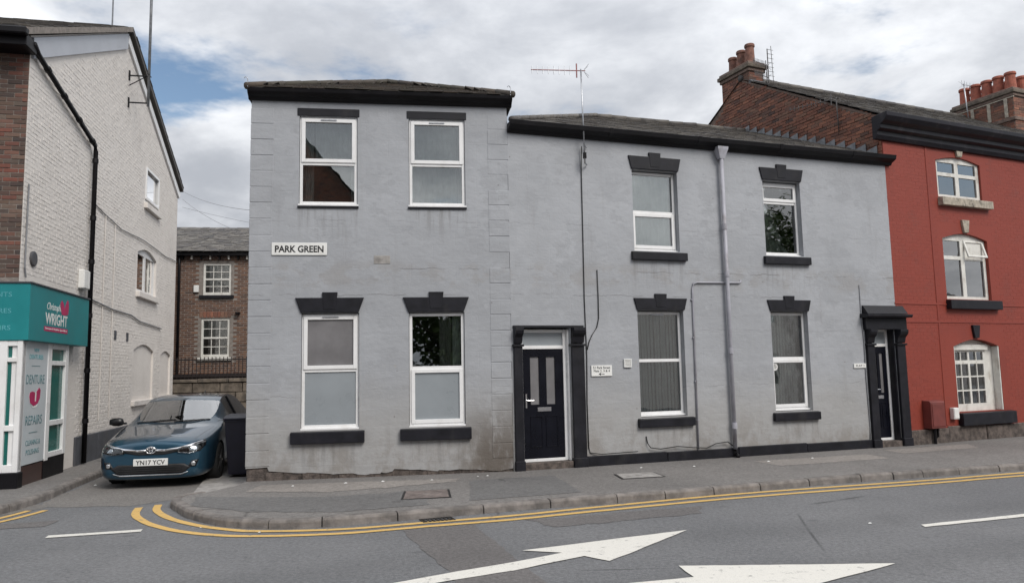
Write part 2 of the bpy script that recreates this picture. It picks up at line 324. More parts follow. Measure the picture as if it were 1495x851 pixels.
t.fin(c, 0.35, 0.55, Coat_Weight=1.0, Coat_Roughness=0.04)
t = NT('leaf'); r_ = t.n('ShaderNodeNewGeometry').outputs['Random Per Island']
t.fin(t.cr(r_, [(0, (0.03, 0.06, 0.015)), (0.5, (0.05, 0.09, 0.02)), (1, (0.085, 0.12, 0.035))]), 0.6)

# ------------------------------------------------------------------ helpers: meshes
class MB:
    def __init__(s): s.v = []; s.f = []; s.mi = []
    def add(s, vs_, fs, mi=0):
        o = len(s.v); s.v += [tuple(p) for p in vs_]
        for f in fs: s.f.append(tuple(o + i for i in f)); s.mi.append(mi)
        return s
    def box(s, x0, x1, y0, y1, z0, z1, mi=0):
        return s.add([(x0, y0, z0), (x1, y0, z0), (x1, y1, z0), (x0, y1, z0), (x0, y0, z1), (x1, y0, z1), (x1, y1, z1), (x0, y1, z1)],
                     [(0, 3, 2, 1), (4, 5, 6, 7), (0, 1, 5, 4), (1, 2, 6, 5), (2, 3, 7, 6), (3, 0, 4, 7)], mi)
    def prism(s, pts, y0, y1, mi=0):      # polygon in x,z (counter-clockwise seen from -y), pushed from y0 to y1
        n = len(pts)
        return s.add([(x, y0, z) for x, z in pts] + [(x, y1, z) for x, z in pts],
                     [tuple(range(n)), tuple(range(2 * n - 1, n - 1, -1))] + [((i + 1) % n, i, n + i, n + (i + 1) % n) for i in range(n)], mi)
    def slab(s, pts, z0, z1, mi=0):       # polygon in x,y counter-clockwise
        n = len(pts)
        return s.add([(x, y, z0) for x, y in pts] + [(x, y, z1) for x, y in pts],
                     [tuple(range(n - 1, -1, -1)), tuple(range(n, 2 * n))] + [(i, (i + 1) % n, n + (i + 1) % n, n + i) for i in range(n)], mi)
    def extr(s, prof, x0, x1, mi=0):      # profile in (y,z), pushed along x
        n = len(prof)
        return s.add([(x0, y, z) for y, z in prof] + [(x1, y, z) for y, z in prof],
                     [tuple(range(n - 1, -1, -1)), tuple(range(n, 2 * n))] + [(i, (i + 1) % n, n + (i + 1) % n, n + i) for i in range(n)], mi)
    def tube(s, path, r, n=8, mi=0):
        P = [Vector(p) for p in path]; rings = []
        for i, p in enumerate(P):
            d = (P[min(i + 1, len(P) - 1)] - P[max(i - 1, 0)]).normalized()
            a = d.cross(Vector((0, 0, 1)) if abs(d.z) < 0.9 else Vector((0, 1, 0))).normalized(); b = d.cross(a)
            rr = r[i] if isinstance(r, (list, tuple)) else r
            rings.append([p + rr * (math.cos(2 * math.pi * k / n) * a + math.sin(2 * math.pi * k / n) * b) for k in range(n)])
        vv = [v for g in rings for v in g]; ff = [tuple(range(n)), tuple(range(len(vv) - 1, len(vv) - n - 1, -1))]
        for i in range(len(P) - 1):
            for k in range(n): ff.append((i * n + k, (i + 1) * n + k, (i + 1) * n + (k + 1) % n, i * n + (k + 1) % n))
        return s.add(vv, ff, mi)
    def lathe(s, prof, c=(0, 0, 0), n=20, axis='z', mi=0):
        vv = []; ff = []
        for r, h in prof:
            for k in range(n):
                a = 2 * math.pi * k / n; p = (r * math.cos(a), r * math.sin(a), h)
                if axis == 'x': p = (h, r * math.cos(a), r * math.sin(a))
                elif axis == 'y': p = (r * math.sin(a), h, r * math.cos(a))
                vv.append((p[0] + c[0], p[1] + c[1], p[2] + c[2]))
        for i in range(len(prof) - 1):
            for k in range(n): ff.append((i * n + k, i * n + (k + 1) % n, (i + 1) * n + (k + 1) % n, (i + 1) * n + k))
        ff.append(tuple(range(n - 1, -1, -1))); ff.append(tuple(range(len(vv) - n, len(vv))))
        return s.add(vv, ff, mi)
    def mesh(s, name, bevel=0.0, seg=1, smooth=False, fix=True):
        me = bpy.data.meshes.new(name); me.from_pydata(s.v, [], s.f)
        for p, m_ in zip(me.polygons, s.mi): p.material_index = m_
        if bevel or fix:
            bm = bmesh.new(); bm.from_mesh(me)
            if fix: bmesh.ops.recalc_face_normals(bm, faces=bm.faces)
            if bevel:
                es = [e for e in bm.edges if len(e.link_faces) == 2 and e.calc_face_angle(0) > 0.5]
                bmesh.ops.bevel(bm, geom=es, offset=bevel, segments=seg, affect='EDGES', profile=0.7)
            bm.to_mesh(me); bm.free()
        if smooth:
            for p in me.polygons: p.use_smooth = True
        return me
    def build(s, name, mats, parent=None, bevel=0.0, seg=1, smooth=False, fix=True):
        return place(name, s.mesh(name, bevel, seg, smooth, fix), mats, parent)
def place(name, me, mats, parent=None, loc=None):
    if not me.materials:
        for m_ in (mats if isinstance(mats, (list, tuple)) else [mats]): me.materials.append(MAT[m_])
    o = bpy.data.objects.new(name, me); C.objects.link(o); o.parent = parent
    if loc is not None: o.location = loc
    return o
def box(name, mat_, parent, x0, x1, y0, y1, z0, z1, bevel=0.0):
    return MB().box(x0, x1, y0, y1, z0, z1).build(name, mat_, parent, bevel)
def thing(name, label, cat, loc=(0, 0, 0), rz=0.0, group=None):
    o = bpy.data.objects.new(name, None); C.objects.link(o); o.location = loc; o.rotation_euler = (0, 0, rz); o.empty_display_size = 0.2
    return tag(o, label, cat, group)
def tag(o, label, cat, group=None):
    o['label'] = label; o['category'] = cat
    if group: o['group'] = group
    return o
def stuff(o): o['kind'] = 'stuff'; return o
def struct(o): o['kind'] = 'structure'; return o
def wall_mesh(name, mat_, parent, outline, holes=(), reveal=0.14, thick=0.25, y=0.0):
    bm = bmesh.new(); loops = []
    for k, lp in enumerate([outline] + list(holes)):
        vs_ = [bm.verts.new((x, y, z)) for x, z in lp]
        loops.append((vs_, [bm.edges.new((vs_[i], vs_[(i + 1) % len(vs_)])) for i in range(len(vs_))]))
    bmesh.ops.triangle_fill(bm, use_beauty=True, use_dissolve=False, edges=[e for _, es in loops for e in es], normal=(0, -1, 0))
    for f in bm.faces:
        if f.normal.y > 0: f.normal_flip()
    for k, (vs_, es) in enumerate(loops):
        d = thick if k == 0 else reveal
        bk = [bm.verts.new((v.co.x, y + d, v.co.z)) for v in vs_]; n = len(vs_)
        for i in range(n):
            j = (i + 1) % n
            bm.faces.new((vs_[j], vs_[i], bk[i], bk[j]) if k == 0 else (vs_[i], vs_[j], bk[j], bk[i]))
    me = bpy.data.meshes.new(name); bm.normal_update(); bm.to_mesh(me); bm.free()
    return place(name, me, mat_, parent)
def rect(x0, x1, z0, z1): return [(x0, z0), (x1, z0), (x1, z1), (x0, z1)]
def arch(x0, x1, z0, zs, rise, n=8):     # segmental head
    return [(x0, z0), (x1, z0)] + [(x1 + (x0 - x1) * i / n, zs + rise * math.sin(math.pi * i / n)) for i in range(n + 1)]
def text(name, body, mat_, parent, x, y, z, h=None, wd=None, align='CENTER', depth=0.002, bold=0.0, shear=0.0, sx=1.0, flip=None):
    cu = bpy.data.curves.new(name, 'FONT'); cu.body = body; cu.align_x = 'LEFT'; cu.extrude = 0.002; cu.offset = bold; cu.shear = shear; cu.resolution_u = 3
    o = bpy.data.objects.new('tmp', cu); C.objects.link(o); dg = bpy.context.evaluated_depsgraph_get()
    me = bpy.data.meshes.new_from_object(o.evaluated_get(dg)); bpy.data.objects.remove(o); bpy.data.curves.remove(cu)
    xs = [v.co.x for v in me.vertices]; ys = [v.co.y for v in me.vertices]
    x0, x1, y0, y1 = min(xs), max(xs), min(ys), max(ys)
    s_z = h / (y1 - y0) if h else wd / (x1 - x0); s_x = wd / (x1 - x0) if wd else s_z * sx
    ax = {'CENTER': (x0 + x1) / 2, 'LEFT': x0, 'RIGHT': x1}[align]
    for v in me.vertices: v.co = (x + (v.co.x - ax) * s_x, y - v.co.z / 0.002 * depth, z + (v.co.y - (y0 + y1) / 2) * s_z)
    me.name = name; me.materials.clear()
    return place(name, me, mat_, parent)

# a window: the frame is the part, sashes and panes its pieces
def frame_mb(x0, x1, z0, z1, wv, y0, y1, bot=None):
    b = bot or wv; m = MB()
    m.box(x0, x0 + wv, y0, y1, z0, z1); m.box(x1 - wv, x1, y0, y1, z0, z1)
    m.box(x0 + wv, x1 - wv, y0 + 0.001, y1, z1 - wv, z1); m.box(x0 + wv, x1 - wv, y0 + 0.001, y1, z0, z0 + b); return m
def upvc(parent, x0, x1, z0, z1, zm, y, sash='top', gl_top='window_glass', gl_bot='window_glass', vent=True, mat_='white_upvc', cill=True):
    f = 0.05; m = frame_mb(x0, x1, z0, z1, f, y, y + 0.06)
    m.box(x0 + f, x1 - f, y + 0.002, y + 0.058, zm - 0.028, zm + 0.028)
    w_ = m.build('window', mat_, parent, 0.004)
    if cill: box('cill', mat_, w_, x0 - 0.02, x1 + 0.02, y - 0.045, y + 0.03, z0 - 0.03, z0 + 0.001, 0.004)
    ops = {'top': (zm + 0.02, z1 - 0.03), 'bottom': (z0 + 0.03, zm - 0.02)}.get(sash)
    for k, (a, b, g) in (('top', (zm + 0.028, z1 - f, gl_top)), ('bottom', (z0 + f, zm - 0.028, gl_bot))):
        if sash == k:
            s_ = frame_mb(x0 + 0.028, x1 - 0.028, ops[0], ops[1], 0.062, y - 0.018, y + 0.03).build('sash', mat_, w_, 0.004)
            box('pane', g, w_, x0 + 0.085, x1 - 0.085, y + 0.012, y + 0.022, ops[0] + 0.057, ops[1] - 0.057)
        else:
            box('pane', g, w_, x0 + f - 0.004, x1 - f + 0.004, y + 0.022, y + 0.032, a - 0.004, b + 0.004)
    if vent:
        xm = (x0 + x1) / 2; yy = y - (0.018 if sash == 'top' else 0)
        box('trickle_vent', 'steel', w_, xm - 0.13, xm + 0.13, yy - 0.012, yy + 0.002, z1 - 0.062, z1 - 0.044)
    return w_
def slats(win, x0, x1, z0, z1, y, n, mat_='blind_fabric', ang=40):
    m = MB(); w_ = 0.085; a = R(ang); dx, dy = math.cos(a) * w_ / 2, math.sin(a) * w_ / 2
    m.slab([(-dx, -dy), (dx, dy), (dx - 0.002, dy + 0.003), (-dx - 0.002, -dy + 0.003)], z0, z1); me = m.mesh('blind_slat')
    for i in range(n): place('blind_slat', me, mat_, win, (x0 + (x1 - x0) * (i + 0.5) / n + random.uniform(-0.012, 0.012), y, 0))
def drape(win, x0, x1, z0, z1, y, mat_='curtain', folds=6, amp=0.03):
    n = folds * 6; vv = []; ff = []
    for i in range(n + 1):
        x = x0 + (x1 - x0) * i / n; yy = y + amp * math.sin(i / 6 * 2 * math.pi) + random.uniform(-.004, .004)
        vv += [(x, yy, z0), (x, yy * 0.5 + y * 0.5, z1)]
    for i in range(n): ff.append((2 * i, 2 * i + 2, 2 * i + 3, 2 * i + 1))
    return MB().add(vv, ff).build('curtain', mat_, win, smooth=True, fix=False)
def splay_lintel(parent, x0, x1, z0, z1, key=True, sp=0.09, y=-0.03, kz=0.09):
    m = MB(); xm = (x0 + x1) / 2
    m.prism([(x0 + sp, z0), (x1 - sp, z0), (x1, z1), (x0, z1)], y, 0.05)
    l = m.build('lintel', 'charcoal_paint', parent, 0.011, 2)
    if key:
        k = MB().prism([(xm - 0.10, z0 + 0.05), (xm + 0.10, z0 + 0.05), (xm + 0.125, z1 + kz), (xm - 0.125, z1 + kz)], y - 0.005, 0.05)
        k.build('keystone', 'charcoal_paint', l, 0.006)
    return l
def sill(parent, x0, x1, z0, z1, y=-0.075, mat_='charcoal_paint'):
    return MB().extr([(y, z0), (0.12, z0), (0.12, z1), (y, z1 - 0.02)], x0, x1).build('sill', mat_, parent, 0.014, 2)
def shell(parent, x0, x1, y1, z1, floors, back_mat):
    """side, back walls and floors so that the rooms behind the glass are closed"""
    box('back_wall', back_mat, parent, x0, x1, y1, y1 + 0.22, 0.0, z1)
    for zf in floors: box('floor_slab', 'timber_floor', parent, x0 + 0.24, x1 - 0.24, 0.26, y1 - 0.01, zf, zf + 0.2)
    box('inner_wall', 'plaster_inside', parent, x0 + 0.24, x1 - 0.24, 2.6, 2.68, 0.05, z1 - 0.05)
SLATE = None
def slate_mesh():
    global SLATE
    if SLATE is None: SLATE = MB().box(-0.119, 0.119, 0.0, 0.36, -0.014, 0.0).mesh('slate', fix=True)
    return SLATE
def slates(parent, eave0, eave1, up, inside, mat_, mass_mat, limit=300, gauge=0.17, ww=0.25, jitter=0.006):
    """courses of slates on a roof plane; up = unit vector up the slope; inside(a, b) tells whether a slate at (along, up) is on the plane"""
    e0, e1, up = Vector(eave0), Vector(eave1), Vector(up).normalized(); ax = (e1 - e0).normalized(); nr = ax.cross(up).normalized()
    if nr.z < 0: nr = -nr
    L = (e1 - e0).length; got = 0; mass = MB(); row = 0; idle = 0
    me = slate_mesh().copy(); me.name = 'slate'
    while row < 60 and idle < 2:
        b = row * gauge; off = (row % 2) * ww / 2; hit = False
        for i in range(-1, int(L / ww) + 2):
            a = i * ww + off + ww / 2
            if not inside(a, b, L): continue
            hit = True
            o = e0 + ax * (a + random.uniform(-jitter, jitter)) + up * (b + random.uniform(-0.012, 0.012)) + nr * (0.03 + random.uniform(-0.004, 0.010))
            tl = (up * 1.0 - nr * 0.045).normalized(); n2 = ax.cross(tl).normalized(); n2 = n2 if n2.z > 0 else -n2
            tw = random.uniform(-0.012, 0.012); ax2 = (ax + n2 * tw).normalized(); n3 = ax2.cross(tl).normalized(); n3 = n3 if n3.z > 0 else -n3
            mt = Matrix((ax2, tl, n3)).transposed().to_4x4(); mt.translation = o
            if got < limit:
                s_ = place('slate', me, mat_, parent); s_.matrix_local = mt; got += 1
            else:
                mass.add([mt @ v.co for v in me.vertices], [tuple(p.vertices) for p in me.polygons])
        idle = 0 if hit else idle + 1; row += 1
    if mass.v: stuff(mass.build('slate_mass', mass_mat, parent, fix=False))
def bricks(parent, name, x0, x1, z0, z1, inside, mat_, mass_mat=None, limit=300, proud=0.006, bl=0.225, bh=0.075, y=0.0, mortar=0.01, jit=0.002, holes=None, xdir=None, order=None, depth=0.03):
    """courses of bricks on the plane y (facing -y); inside(xa, xb, za, zb) -> bool; cut bricks at the ends"""
    got = 0; mass = MB(); cache = {}; rows = []
    zr = z0; k = 0
    while zr < z1 - 0.02:
        off = 0 if k % 2 == 0 else -bl / 2; x = x0 + off
        while x < x1:
            xa, xb = max(x, x0), min(x + bl, x1)
            if xb - xa > 0.05 and inside(xa, xb, zr, zr + bh): rows.append((xa, xb, zr))
            x += bl
        zr += bh; k += 1
    if order: rows.sort(key=order)
    for xa, xb, za in rows:
        p = proud + random.uniform(-jit, jit); ln = round(xb - xa - mortar, 3); hh = bh - mortar
        if mat_ and got < limit:
            if ln not in cache:
                cache[ln] = MB().box(-ln / 2, ln / 2, 0, depth, -hh / 2, hh / 2).mesh('brick', 0.004)
            o = place('brick', cache[ln], mat_, parent, ((xa + xb) / 2, y - p, za + bh / 2)); got += 1
            o.rotation_euler = (random.uniform(-.01, .01), random.uniform(-.012, .012), random.uniform(-.008, .008))
        else:
            zc = za + bh / 2 + random.uniform(-.003, .003); xc = (xa + xb) / 2; e = 0.006
            mass.add([(xc - ln / 2, y + 0.01, zc - hh / 2), (xc + ln / 2, y + 0.01, zc - hh / 2), (xc + ln / 2, y + 0.01, zc + hh / 2), (xc - ln / 2, y + 0.01, zc + hh / 2),
                      (xc - ln / 2 + e, y - p, zc - hh / 2 + e), (xc + ln / 2 - e, y - p - random.uniform(-jit, jit), zc - hh / 2 + e), (xc + ln / 2 - e, y - p, zc + hh / 2 - e), (xc - ln / 2 + e, y - p - random.uniform(-jit, jit), zc + hh / 2 - e)],
                     [(4, 5, 6, 7), (0, 1, 5, 4), (1, 2, 6, 5), (2, 3, 7, 6), (3, 0, 4, 7)])
    if mass.v: stuff(mass.build('brick_mass', mass_mat or mat_, parent, fix=False))

# ------------------------------------------------------------------ ground, road, pavements
def catmull(P, step=0.12):
    P = [Vector((*p, 0)) for p in P]; out_ = []
    for i in range(len(P) - 1):
        a, b, c, d = P[max(i - 1, 0)], P[i], P[i + 1], P[min(i + 2, len(P) - 1)]
        n = max(1, int((c - b).length / step))
        for k in range(n):
            t_ = k / n
            out_.append(0.5 * ((2 * b) + (c - a) * t_ + (2 * a - 5 * b + 4 * c - d) * t_ ** 2 + (3 * b - a - 3 * c + d) * t_ ** 3))
    out_.append(P[-1]); return out_
def normals(P):
    r_ = []
    for i in range(len(P)):
        d = (P[min(i + 1, len(P) - 1)] - P[max(i - 1, 0)]).normalized(); r_.append(Vector((-d.y, d.x, 0)))
    return r_
def offset(P, d): return [p + n * d for p, n in zip(P, normals(P))]
def ribbon(name, P, wd, z, mat_, parent, rag=0.004):
    N_ = normals(P); vv = []; ff = []
    for p, n in zip(P, N_):
        a, b = p + n * (wd / 2 + random.uniform(-rag, rag)), p - n * (wd / 2 + random.uniform(-rag, rag)); vv += [(a.x, a.y, z), (b.x, b.y, z)]
    for i in range(len(P) - 1): ff.append((2 * i, 2 * i + 1, 2 * i + 3, 2 * i + 2))
    o = MB().add(vv, ff).build(name, mat_, parent)
    return o
def sheet(name, pts, z, mat_, parent=None, rag=0.0, step=0.15):
    P = []
    n = len(pts)
    for i in range(n):
        a, b = Vector(pts[i]), Vector(pts[(i + 1) % n]); k = max(1, int((b - a).length / step)) if rag else 1
        for j in range(k):
            p = a.lerp(b, j / k)
            P.append((p.x + random.uniform(-rag, rag), p.y + random.uniform(-rag, rag)))
    bm = bmesh.new(); vs_ = [bm.verts.new((x, y, z)) for x, y in P]
    es = [bm.edges.new((vs_[i], vs_[(i + 1) % len(vs_)])) for i in range(len(vs_))]
    bmesh.ops.triangle_fill(bm, use_beauty=True, use_dissolve=False, edges=es, normal=(0, 0, 1))
    for f in bm.faces:
        f.normal_update()
        if f.normal.z < 0: f.normal_flip()
    me = bpy.data.meshes.new(name); bm.to_mesh(me); bm.free(); return place(name, me, mat_, parent)
struct(sheet('ground', [(-900, -900), (900, -900), (900, 900), (-900, 900)], -0.03, 'ground_earth'))
road = struct(sheet('road', [(-60, -3.2), (60, -3.2), (60, 31), (-60, 31)], 0.0, 'asphalt'))
KERB = [(-4.60, 11.25), (-4.80, 10.95), (-4.76, 10.60), (-4.54, 10.25), (-4.14, 9.70), (-3.51, 9.15), (-2.89, 8.94), (-2.26, 8.97), (-1.43, 9.25), (-.46, 9.60), (.41, 9.90), (1.51, 10.22), (2.91, 10.72), (4.53, 11.33), (6.32, 11.88), (8.18, 12.42), (14, 14.1), (30, 18.9)]
KP = catmull(KERB)
LKERB = [(-34, 3.0), (-14, 7.5), (-8.6, 8.75), (-7.45, 9.1), (-6.98, 9.55), (-6.83, 10.2), (-6.85, 10.76), (-6.95, 11.5), (-7.22, 12.59), (-7.54, 14.02), (-9.8, 24.3)]
LP = catmull(LKERB)
def kerbs(P, parent, inward, lens, zt=0.105):
    """kerbstones one after the other along the line; inward = sign of the pavement side"""
    acc = [0.0]
    for i in range(1, len(P)): acc.append(acc[-1] + (P[i] - P[i - 1]).length)
    N_ = normals(P); tot = acc[-1]; s = 0.0
    def at(d):
        d = max(0, min(d, tot - 1e-4)); i = 0
        while acc[i + 1] < d: i += 1
        f = (d - acc[i]) / (acc[i + 1] - acc[i]); return P[i].lerp(P[i + 1], f), N_[i].lerp(N_[i + 1], f)
    while s < tot - 0.05:
        L = random.choice(lens) * random.uniform(0.92, 1.08); e = min(s + L, tot); n = max(2, int((e - s) / 0.18)); m = MB(); vv = []
        j = random.uniform(-0.008, 0.008); jz = random.uniform(-0.006, 0.006); tilt = random.uniform(-0.006, 0.006)
        for k in range(n + 1):
            p, nn = at(s + 0.006 + (e - s - 0.012) * k / n); nn = nn * inward; tz = zt + jz + tilt * (k / n - .5)
            for a, z in ((0.0, -0.02), (0.008, tz - 0.03), (0.03, tz), (0.14, tz + 0.002), (0.14, -0.02)):
                q_ = p + nn * (a + j * (a < 0.1)); vv.append((q_.x, q_.y, z))
        ff = [tuple(range(5)), tuple(range(n * 5 + 4, n * 5 - 1, -1))]
        for k in range(n):
            for a in range(4): ff.append((k * 5 + a, k * 5 + a + 1, (k + 1) * 5 + a + 1, (k + 1) * 5 + a))
        m.add(vv, ff).build('kerbstone', 'kerb_stone', parent, 0.006); s = e
inner = offset(KP, 0.135)
pv = [(p.x, p.y) for p in inner] + [(30, 26), (12, 19.5), (6, 16.6), (0.2, 13.6), (-4.0, 12.6), (-4.30, 12.2), (-4.27, 11.8)]
pave = struct(sheet('pavement', pv, 0.1, 'footway'))
kerbs(KP, pave, 1, (0.75, 0.9, 1.0, 0.6))
linner = offset(LP, 0.135)
pvl = [(p.x, p.y) for p in linner] + [(-11.6, 24), (-9.6, 15.4), (-9, 12.4), (-34, 7)]
pave2 = struct(sheet('side_pavement', pvl, 0.1, 'footway'))
kerbs(LP, pave2, 1, (0.9, 1.1))
# flags and patches let into the footway, all a few millimetres above it
sheet('footway_patch', [(-4.45, 10.75), (-4.25, 10.05), (-3.3, 9.5), (-2.2, 9.35), (-1.1, 9.75), (-1.25, 10.85), (-2.6, 10.55), (-3.4, 10.6)], 0.1035, 'footway_patch', pave, 0.03)
sheet('footway_patch', [(-3.9, 11.15), (-2.7, 10.95), (-1.9, 11.25), (-0.9, 11.75), (-0.9, 12.05), (-2.4, 11.9), (-3.9, 11.75)], 0.1040, 'footway_pale', pave, 0.035)
sheet('footway_patch', [(-0.6, 10.0), (0.9, 10.5), (0.6, 12.2), (-0.7, 11.8)], 0.1035, 'footway_patch', pave, 0.015)
sheet('footway_patch', [(-1.72, 10.82), (-1.53, 10.9), (-1.40, 10.1), (-1.62, 10.05)], 0.1055, 'footway_patch', pave, 0.006)
sheet('footway_patch', [(4.4, 12.8), (6.6, 13.5), (6.5, 14.2), (4.2, 13.5)], 0.1035, 'footway_pale', pave, 0.02)
sheet('footway_patch', [(7.2, 14.2), (9.0, 14.9), (9.2, 15.6), (7.1, 14.8)], 0.1035, 'footway_pale', pave, 0.01)
side_strip = struct(MB().slab([(-5.25, 12.9), (-4.85, 11.55), (-4.29, 11.9), (-4.5, 13.3), (-6.6, 23.5), (-7.4, 23.4)], -0.01, 0.03).build('side_strip', 'cover_concrete'))
# carriageway patches and paint
sheet('road_patch', [(-13, 8.6), (-6.9, 10.0), (-6.5, 10.75), (-5.3, 10.7), (-4.95, 11.3), (-4.85, 12.2), (-6.9, 23.8), (-9.9, 24.2), (-7.4, 13.6), (-6.8, 11), (-13, 9.5)], 0.003, 'asphalt_old', road, 0.04)
sheet('road_patch', [(-1.30, 8.72), (-0.50, 8.98), (0.25, 6.4), (0.9, 4.6), (0.1, 4.3), (-0.62, 6.9)], 0.0035, 'asphalt_patch', road, 0.02)
sheet('road_patch', [(0.15, 9.15), (2.35, 9.85), (2.25, 9.35), (0.4, 8.7)], 0.0035, 'asphalt_patch', road, 0.05)
sheet('road_patch', [(-6.4, 9.55), (-5.75, 9.75), (-5.7, 9.35), (-6.35, 9.2)], 0.0045, 'asphalt_patch', road, 0.015)
OUT = [(-5.16, 10.55), (-4.96, 10.05), (-4.69, 9.65), (-4.35, 9.27), (-3.89, 8.90), (-3.36, 8.64), (-2.80, 8.54), (-1.92, 8.60), (-1.0, 8.90), (-.03, 9.20), (.99, 9.62), (3.18, 10.44), (6.14, 11.30), (7.84, 11.85), (14, 13.65), (30, 18.45)]
INN = [(-4.99, 10.75), (-4.84, 10.38), (-4.62, 10.03), (-4.25, 9.60), (-3.78, 9.20), (-3.34, 8.94), (-2.90, 8.80), (-1.97, 8.83), (-1.03, 9.12), (-.03, 9.44), (1.01, 9.88), (3.25, 10.74), (6.25, 11.58), (8.0, 12.14), (14, 13.9), (30, 18.7)]
ribbon('yellow_line', catmull(OUT), 0.10, 0.007, 'paint_yellow', road)
ribbon('yellow_line', catmull(INN), 0.10, 0.007, 'paint_yellow', road)
LQ = [p for p in LP if p.y < 10.55]
for d in (-0.2, -0.42): ribbon('yellow_line', offset(LQ, d), 0.09, 0.007, 'paint_yellow', road)
sheet('white_dash', [(-5.28, 8.66), (-4.33, 8.91), (-4.38, 9.04), (-5.32, 8.79)], 0.008, 'paint_white', road, 0.008)
for k in range(3):
    ox, oy = 2.95 * k, 0.95 * k
    sheet('white_dash', [(4.38 + ox, 8.32 + oy), (6.30 + ox, 8.93 + oy), (6.26 + ox, 9.05 + oy), (4.40 + ox, 8.44 + oy)], 0.008, 'paint_white', road, 0.006)
A1 = [(1.85, 8.41), (0.05, 7.62), (0.43, 7.50), (-0.03, 7.17), (-0.54, 6.88), (-1.9, 6.0), (-1.75, 5.82), (-0.60, 6.58), (-0.03, 6.88), (0.63, 7.35), (0.85, 7.14)]
sheet('arrow_marking', A1[::-1], 0.008, 'paint_white', road, 0.006)
A2 = [(3.33, 6.86), (1.43, 6.92), (1.48, 6.55), (0.97, 6.42), (-0.7, 5.95), (-0.66, 5.73), (1.0, 6.16), (1.72, 6.30), (1.9, 5.95)]
sheet('arrow_marking', A2[::-1], 0.008, 'paint_white', road, 0.006)

# ------------------------------------------------------------------ corner house
PT, aT = (-4.290, 12.190, 0), R(8.227)
cor = thing('corner_house', 'taller grey rendered corner house with hipped slate roof and a street name plate', 'house', PT, aT)
rag = []
random.seed(11); x = 0.0
while x < 4.30:
    base = 0.24 - 0.03 * x + (0.06 if x < 0.35 else 0)
    rw = 0.0 if x == 0 else 0.82 * rw + random.choice((-1, 1)) * random.uniform(0, 0.022)
    rag.append((x, max(0.12, base + rw))); x += random.choice((0.02, 0.03, 0.07, 0.14, 0.2)) * random.uniform(.7, 1.3)
rag.append((4.30, 0.15))
WU = [(0.78, 1.74, 4.56, 6.10), (2.60, 3.56, 4.56, 6.10)]; WG = [(0.84, 1.77, 0.87, 2.77), (2.585, 3.515, 0.87, 2.77)]
fw_ = wall_mesh('front_wall', 'grey_render_stained', cor, rag + [(4.30, 6.42), (0, 6.42)], [rect(*k) for k in WU + WG], 0.22, 0.26)
MB().box(0.012, 4.296, 0.022, 0.2, -0.02, 0.5).build('stone_base', 'stone_base', cor)
for i in range(15):          # stones of the bared footing
    a = 0.02 + i * 0.285; box('footing_stone', 'stone_base', cor, a, a + 0.27, 0.006 + random.uniform(0, .012), 0.03, 0.06, 0.2 + random.uniform(-.02, .03), 0.006)
for s_, xx in ((0, 0.0), (1, 4.04)):
    box('side_wall', 'grey_render', cor, xx + 0.001 * s_, xx + 0.26 - 0.001, 0.261, 4.6, 0.0, 6.42)
shell(cor, 0, 4.3, 4.6, 6.42, (0.0, 3.05), 'grey_render')
box('ceiling', 'plaster_inside', cor, 0.27, 4.03, 0.27, 4.59, 6.3, 6.36)
zz_ = [6.21, 5.945, 5.675, 5.405, 5.14, 4.87, 4.605, 4.335, 4.06, 3.785, 3.52, 3.25, 2.98, 2.715, 2.445, 2.18, 1.91, 1.64, 1.375, 1.105, 0.84, 0.57, 0.32]
for i in range(len(zz_) - 1):
    for xa, xb, rs in ((-0.006, 0.36, 0), (3.955, 4.306, 1)):
        if rs and i in (4, 9): continue
        d = random.uniform(0.003, 0.008)
        q = box('quoin', 'grey_render' if i > 3 and not (rs and i > 17) else 'grey_render_stained', cor, xa, xb + random.uniform(-.01, .01), -d, 0.05, zz_[i + 1] + 0.008, zz_[i] - 0.006, 0.005)
for (x0, x1, z0, z1), mid_, (so, gt, gb, vn) in zip(WU, (5.29, 5.30), (('top', 'window_glass', 'window_glass', True), ('top', 'window_glass', 'window_glass', True))):
    w_ = upvc(cor, x0 + 0.006, x1 - 0.006, z0 + 0.03, z1 - 0.004, mid_, 0.035, so, gt, gb, vn)
    MB().box(x0 - 0.035, x1 + 0.03, -0.012, 0.10, z1 + 0.002, z1 + 0.135).build('lintel', 'charcoal_paint', cor, 0.006)
    box('sill', 'charcoal_paint', cor, x0 - 0.02, x1 + 0.02, -0.03, 0.1, z0 - 0.035, z0 - 0.003, 0.004)
    drape(w_, x0 + 0.05, x0 + 0.22 if x0 < 1 else x1 - 0.13, z0 + 0.05, z1 - 0.05, 0.22, 'net_curtain', 4 if x0 < 1 else 8)  # the second window's full-width net is added to lighten its glass
    if x0 < 1: drape(w_, x0 + 0.24, x1 - 0.13, mid_ + 0.03, z1 - 0.05, 0.22, 'net_curtain', 6)  # net added over the upper pane to make it as pale as reflected sky
    drape(w_, x1 - 0.12, x1 - 0.05, z0 + 0.05, z1 - 0.05, 0.22, 'net_curtain', 2)
w3 = upvc(cor, WG[0][0] + 0.006, WG[0][1] - 0.006, 0.90, 2.755, 1.83, 0.05, 'top', 'grey_film', 'frosted_glass', True)
w4 = upvc(cor, WG[1][0] + 0.006, WG[1][1] - 0.006, 0.90, 2.755, 1.84, 0.05, 'bottom', 'window_glass', 'frosted_glass', False)
drape(w4, 3.10, 3.30, 1.85, 2.72, 0.24, 'curtain', 3, 0.02)
drape(w4, 3.32, 3.46, 1.85, 2.72, 0.20, 'net_curtain', 2, 0.015)
for (x0, x1, z0, z1), ds in zip(WG, (0, 0.01)):
    splay_lintel(cor, x0 - 0.10, x1 + 0.08, z1 + 0.004, z1 + 0.25)
    sill(cor, x0 - 0.15, x1 + 0.09, 0.66, 0.865)
